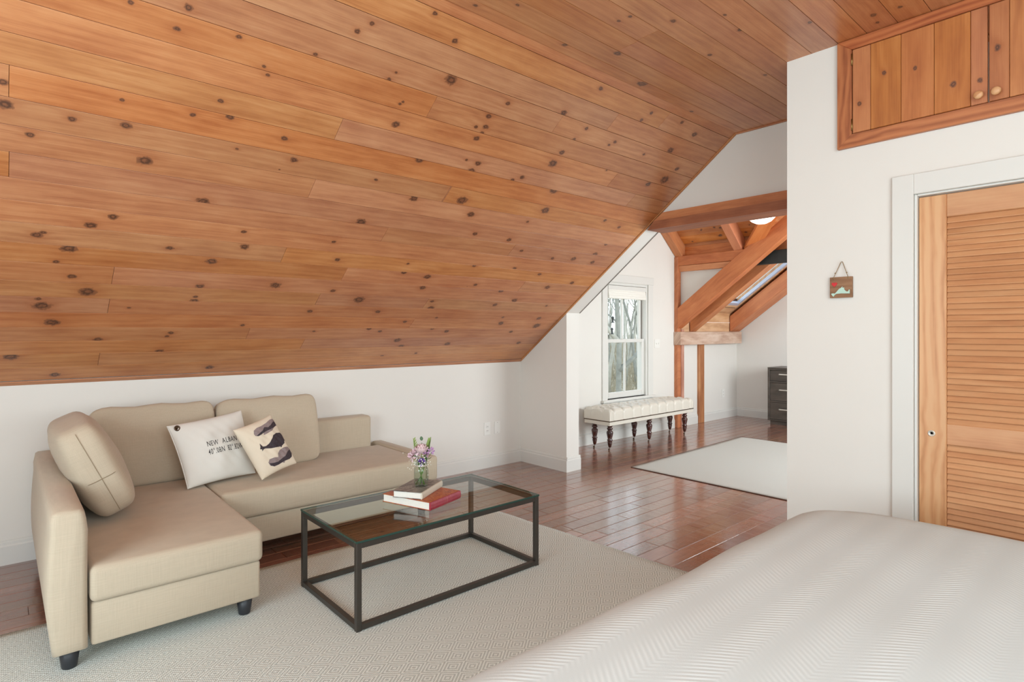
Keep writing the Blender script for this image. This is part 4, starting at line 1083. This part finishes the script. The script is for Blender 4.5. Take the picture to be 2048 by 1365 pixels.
# drape: dome-edged top and skirts, from a radial mapping of a square
top_pts = []
def bedpt(a, b):
    """a,b in [-1.35,1.35]; |.|>1 continues down the side"""
    r = .16
    def prof(t, h_):            # arc length along half profile -> (offset from centre, drop)
        s_ = abs(t)*h_; flat = h_-r
        if s_ <= flat: return math.copysign(s_, t), .012*(s_/h_)**2
        q_ = (s_-flat)/r
        if q_ <= PI/2: return math.copysign(flat+r*math.sin(q_), t), .012+r*(1-math.cos(q_))
        return math.copysign(h_+.012*math.sin(q_*3), t), .012+r+(q_-PI/2)*r
    x_, dzx = prof(a, hx); y_, dzy = prof(b, hy)
    # round the plan corners
    R_ = .34; ex, ey = abs(x_)-(hx-R_), abs(y_)-(hy-R_)
    if ex > 0 and ey > 0:
        m_ = max(ex, ey); L_ = math.hypot(ex, ey); k2 = m_/L_
        x_ = math.copysign(hx-R_+ex*k2, x_); y_ = math.copysign(hy-R_+ey*k2, y_)
    dz_ = max(dzx, dzy)+.25*min(dzx, dzy)*(1 if max(dzx, dzy) < .17 else 0)
    return Vector((cxb+x_, cyb+y_, bz-dz_))
na, nb = 110, 110
lim_a, lim_b = 1+.52/hx, 1+.52/hy
for j in range(nb+1):
    row = []
    for i in range(na+1):
        a = -lim_a+2*lim_a*i/na; b = -lim_b+2*lim_b*j/nb; p = bedpt(a, b)
        p.z = max(p.z, .10)
        if p.z > bz-.1: p.z += .0035*math.sin(p.x*5+p.y*3)+.003*math.sin(p.x*11-p.y*7)
        row.append(bm.verts.new(p))
    gv.append(row)
for j in range(nb):
    for i in range(na): bm.faces.new((gv[j][i], gv[j][i+1], gv[j+1][i+1], gv[j+1][i]))
bm.transform(BM_); finish('bedspread', bm, M_spread, bed, True)
bx('mattress', (bx0+.06, bx1-.06, by0+.06, by1-.06, .36, .60), M_white_cloth, bed, bev=.05, seg=3, smooth=True, M=BM_)
bx('bed_base', (bx0+.08, bx1-.08, by0+.08, by1-.08, .12, .36), M_cloth, bed, bev=.01, M=BM_)
for sx_ in (bx0+.16, bx1-.16):
    for sy_ in (by0+.16, by1-.16):
        o = finish('foot', lathe(B(), [(.03, RZ), (.035, .12)], 12), M_black, bed, True); o.location = Vector((sx_, sy_, 0))-bed.location

# ------------------------------------------------------------------ tufted bench
bn = empty('tufted_bench', (6.14, 4.43, 0)); tag(bn, 'ivory button-tufted bench on turned dark legs beneath the window', 'bench')
nx0, nx1, ny0, ny1 = -.89, .89, -.195, .195
bm = B(); NX, NY = 150, 40; top, sp = .488, .178
btn = []
for r_i, yy in enumerate((-.10, 0, .10)):
    for k in range(-4, 6):
        x_ = (k-.5)*sp+(sp/2 if r_i == 1 else 0)
        if abs(x_) < .86: btn.append((x_, yy))
def th(x, y):
    ex = min(x-nx0, nx1-x); ey = min(y-ny0, ny1-y); e_ = min(ex, ey); r = .034
    z = top if e_ > r else top-r+math.sqrt(max(0, r*r-(r-e_)**2))
    if ex < r and ey < r: z = top-r+math.sqrt(max(0, r*r-(r-ex)**2-(r-ey)**2))
    crown = .018*(1-(abs(x)/.89)**6)*(1-(abs(y)/.195)**2)
    d = min(math.hypot(x-a, (y-b)) for a, b in btn)
    dim = .048*math.exp(-(d/.034)**2)
    # diagonal creases between rows, straight pleats to the rim
    t = ((x+sp/2)/sp); 
    if abs(y) > .10: g_ = abs((t+.5) % 1-.5)*sp; cr_ = .030*math.exp(-(g_/.016)**2)
    else:
        u = (x/sp+.5)+(y/.10)*.5; v_ = (x/sp+.5)-(y/.10)*.5; g_ = min(abs((u+.5) % 1-.5), abs((v_+.5) % 1-.5))*sp*.7; cr_ = .028*math.exp(-(g_/.016)**2)
    return z+crown-dim-cr_
gv = []
for j in range(NY+1):
    row = []
    for i in range(NX+1):
        a = math.sin(PI/2*(2*i/NX-1)*.999) if False else 2*i/NX-1; b = math.sin(PI/2*(2*j/NY-1))
        x = (nx0+nx1)/2+a*(nx1-nx0)/2; y = b*ny1; zz = max(.36, th(x, y))
        g_ = abs(((x+sp/2)/sp+.5) % 1-.5)*sp
        if abs(b) > .7: y -= math.copysign(.010*math.exp(-(g_/.014)**2)*(abs(b)-.7)/.3, y)
        row.append(bm.verts.new((x, y, zz)))
    gv.append(row)
for j in range(NY):
    for i in range(NX): bm.faces.new((gv[j][i], gv[j][i+1], gv[j+1][i+1], gv[j+1][i]))
be = [e for e in bm.edges if e.is_boundary]; r = bmesh.ops.extrude_edge_only(bm, edges=be)
for v in r['geom']:
    if isinstance(v, bmesh.types.BMVert): v.co.z = .352
finish('cushion_top', bm, M_leather, bn, True)
bx('apron', (nx0+.002, nx1-.002, ny0+.002, ny1-.002, .300, .346), M_leather, bn, bev=.004)
bx('nailhead_trim', (nx0-.003, nx1+.003, ny0-.003, ny1+.003, .3435, .3545), M_bronze, bn, bev=.003)
bmesh_b = bpy.data.meshes.new('button'); bm = lathe(B(), [(.008, -.002), (.009, .002), (.005, .006), (.001, .0065)], 10); bm.to_mesh(bmesh_b); bm.free(); bmesh_b.materials.append(M_leather)
for a, b in btn: o = link('button', bmesh_b, bn); o.location = (a, b, th(a, b)-.001)
LP = [(.014, .034), (.021, .05), (.026, .075), (.030, .095), (.026, .105), (.034, .112), (.034, .122), (.026, .13), (.030, .15), (.038, .185), (.041, .205), (.036, .222), (.022, .232), (.030, .240), (.037, .252), (.030, .264), (.022, .272), (.034, .280), (.040, .288), (.040, .300)]
for lx in (-.79, -.01, .80):
    for ly in (-.115, .115):
        lg = finish('leg', lathe(B(), [(r_*.95, z_) for r_, z_ in LP], 20), M_mahog, bn, True); lg.location = (lx, ly, 0)
        bm = B(); tube(bm, [(0, 0, .036), (0, 0, .028), (-.012, -.004, .018), (-.016, -.004, .012)], .004, 6)
        c_ = lathe(B(), [(.004, -.007), (.0115, -.006), (.0115, .006), (.004, .007)], 14); c_.transform(Matrix.Translation((-.018, -.004, .0118)) @ Matrix.Rotation(PI/2, 4, 'X'))
        t_ = bpy.data.meshes.new('t'); c_.to_mesh(t_); c_.free(); bm.from_mesh(t_)
        finish('caster', bm, M_bronze, lg, True)

# ------------------------------------------------------------------ dresser
ds = empty('dresser', (8.62, 3.30, 0)); tag(ds, 'dark espresso dresser with nickel bar pulls by the far wall', 'dresser')
L0 = 3.955-3.30; W0 = -.62
def dp(name, d, mat=M_dresser, parent=ds, bev=.002): return bx(name, d, mat, parent, bev=bev, seg=1)
dp('top', (-.004, .47, W0, L0, .838, .853)); dp('side_panel', (0, .47, L0-.03, L0, .06, .838)); dp('side_panel', (0, .47, W0, W0+.03, .06, .838)); dp('back_panel', (.45, .47, W0+.03, L0-.03, .06, .838))
dp('base_plinth', (.02, .45, W0+.03, L0-.03, 0, .06))
for z_ in ((.812, .838), (.625, .650), (.337, .360), (.06, .082)): dp('divider', (0, .45, W0+.03, L0-.03, z_[0], z_[1]))
dp('centre_stile', (0, .45, (W0+L0)/2-.012, (W0+L0)/2+.012, .082, .812))
for z0_, z1_ in ((.650, .812), (.360, .625), (.082, .337)):
    for ya, yb in (((W0+L0)/2+.012, L0-.03), (W0+.03, (W0+L0)/2-.012)):
        d = dp('drawer', (.008, .42, ya+.003, yb-.003, z0_+.003, z1_-.003))
        zc = z1_-.35*(z1_-z0_) if z1_ > .7 else z1_-.10
        bm = B(); a_, b2 = ya+.14, yb-.14
        box(bm, -.026, -.018, a_, b2, zc-.008, zc+.008, bev=.001, seg=1)
        for q_ in (a_, b2-.012): box(bm, -.026, .008, q_, q_+.012, zc-.008, zc+.008)
        finish('handle', bm, M_nickel, d)

# ------------------------------------------------------------------ outdoors: bare woods
def ground():
    m, nt, b = NM('leaf_litter'); g = G(nt); co = g.coord(); n1 = g.noise(co, 1.2, 8, .75); n2 = g.noise(co, .25, 3)
    col = g.ramp(g.math('MULTIPLY_ADD', n1, .8, g.math('MULTIPLY', n2, .2)), [(.35, sr(96, 88, 74)), (.5, sr(158, 146, 124)), (.65, sr(196, 188, 170))])
    g.l.new(col, b.inputs['Base Color']); b.inputs['Roughness'].default_value = .95; return m
bm = B(); gg = []
for j in range(31):
    row = []
    for i in range(31):
        x = -10+80*i/30; y = 6+90*j/30; z = -3.2+max(0, (y-14))*.085+.25*math.sin(x*.5)*math.cos(y*.4); row.append(bm.verts.new((x, y, z)))
    gg.append(row)
for j in range(30):
    for i in range(30): bm.faces.new((gg[j][i], gg[j][i+1], gg[j+1][i+1], gg[j+1][i]))
finish('ground', bm, ground(), kind='structure', smooth=True)
M_bark = plain('grey_bark', sr(132, 132, 124), .9, noise=.35, bump=.5, scale=9); M_bark2 = plain('pale_bark', sr(168, 166, 156), .9, noise=.25, scale=7)
def gz(x, y): return -3.2+max(0, (y-14))*.085-.2
def branch(bm, p, d, L, r, depth, rr, seg=5):
    pts = [p]; rad = [r]; q = p.copy(); dd = d.copy()
    for i in range(5):
        dd = (dd+Vector((rr.gauss(0, .16), rr.gauss(0, .16), rr.gauss(.03, .1)))).normalized(); q = q+dd*L/5; pts.append(q.copy()); rad.append(r*(1-.13*(i+1)))
    tube(bm, pts, rad, seg)
    if depth > 0:
        for k in range(rr.choice((3, 4, 5))):
            i = rr.randint(2, 5); side = Vector((rr.gauss(0, 1), rr.gauss(0, 1), rr.uniform(.0, .9))).normalized()
            branch(bm, pts[i], (dd*.45+side*.8).normalized(), L*rr.uniform(.5, .75), rad[i]*rr.uniform(.45, .65), depth-1, rr, max(3, seg-1))
def tree(x, y, h, r, depth, seed, label, grp=None, mat=None):
    rr = random.Random(seed); bm = B(); branch(bm, Vector((0, 0, 0)), Vector((rr.uniform(-.08, .08), rr.uniform(-.08, .08), 1)).normalized(), h, r, depth, rr, 7)
    o = finish('bare_tree', bm, mat or M_bark, None, True); o.location = (x, y, gz(x, y)); return tag(o, label, 'tree', grp)
# the large tree filling the lower sash, with two heavy limbs
big = empty('bare_tree', (12.78, 10.0, -3.4)); tag(big, 'thick grey leafless tree close outside the window', 'tree')
bm = B()
tube(bm, [(0, 0, 0), (-.02, 0, 1.6), (.0, 0, 3.2), (.03, 0, 4.6), (-.05, .05, 6.0), (.05, 0, 7.6), (.2, 0, 9.5)], [.12, .085, .075, .07, .055, .045, .03], 12); finish('trunk', bm, M_bark, big, True)
bm = B(); tube(bm, [(0, 0, 4.5), (-.35, .2, 4.95), (-.8, .4, 4.95), (-1.5, .8, 5.4)], [.08, .065, .05, .03], 8); finish('limb', bm, M_bark2, big, True)
bm = B(); tube(bm, [(0, 0, 3.7), (.45, -.25, 4.1), (.75, -.4, 4.6), (1.3, -.7, 5.0)], [.085, .06, .045, .03], 8); finish('limb', bm, M_bark, big, True)
bm = B(); rr = random.Random(21)
for z_ in (5.0, 5.6, 6.2, 6.6, 7.2, 7.8, 8.3):
    for s_ in range(2): branch(bm, Vector((0, 0, z_)), Vector((rr.gauss(0, 1), rr.gauss(0, 1), .5)).normalized(), rr.uniform(1.4, 2.2), .028, 2, rr, 5)
finish('branches', bm, M_bark, big, True, kind='stuff')
proto = []
for k in range(6): 
    o = tree(0, 0, (9, 10, 11, 8, 10, 9)[k], (.09, .07, .11, .08, .06, .09)[k], 3 if k < 3 else 2, 40+k, 'leafless tree in the woods behind the thick one', 'bare trees beyond the window', M_bark if k % 2 else M_bark2); proto.append(o)
rr = random.Random(77); cnt = 0
for k in range(60):
    yy = rr.uniform(20, 66); t = yy/4.7; ratio = rr.uniform(5.55, 6.85)/4.7; xx = ratio*yy+rr.uniform(-.6, .6)
    if k < 6: o = proto[k]
    else: o = proto[k % 6].copy(); C.objects.link(o)
    o.location = (xx, yy, gz(xx, yy)); o.rotation_euler = (rr.uniform(-.12, .12), rr.uniform(-.12, .12), rr.uniform(0, 6.28)); s_ = rr.uniform(.8, 1.3); o.scale = (s_, s_, s_)
# low brush on the slope
bm = B(); rr = random.Random(9)
for k in range(900):
    yy = rr.uniform(12, 46); xx = rr.uniform(5.5, 6.9)/4.7*yy; p = Vector((xx, yy, gz(xx, yy)))
    for s_ in range(3):
        q = p+Vector((rr.gauss(0, .4), rr.gauss(0, .4), rr.uniform(.5, 1.9))); tube(bm, [p, p.lerp(q, .5)+Vector((rr.gauss(0, .1), 0, 0)), q], .012, 3, caps=False)
finish('brushwood', bm, plain('dry_twigs', sr(150, 140, 118), .95, noise=.2), kind='stuff')
tag(bpy.data.objects['brushwood'], 'tangle of dry brushwood on the slope under the trees', 'brush')
M_feed = plain('black_feeder', sr(30, 32, 32), .6)
for (u, v) in ((1225.5, 646), (1224, 669)):
    p = hit(u, v, (0, 8.5, 0), (0, 1, 0)); f = finish('hanging_feeder', lathe(B(), [(.002, .16), (.03, .13), (.035, .11), (.022, .10), (.02, .02), (.045, .012), (.045, 0)], 12), M_feed, None, True)
    f.location = p; tag(f, 'small dark hanging object outside the upper sash, %s of two' % ('higher' if v < 650 else 'lower'), 'feeder')
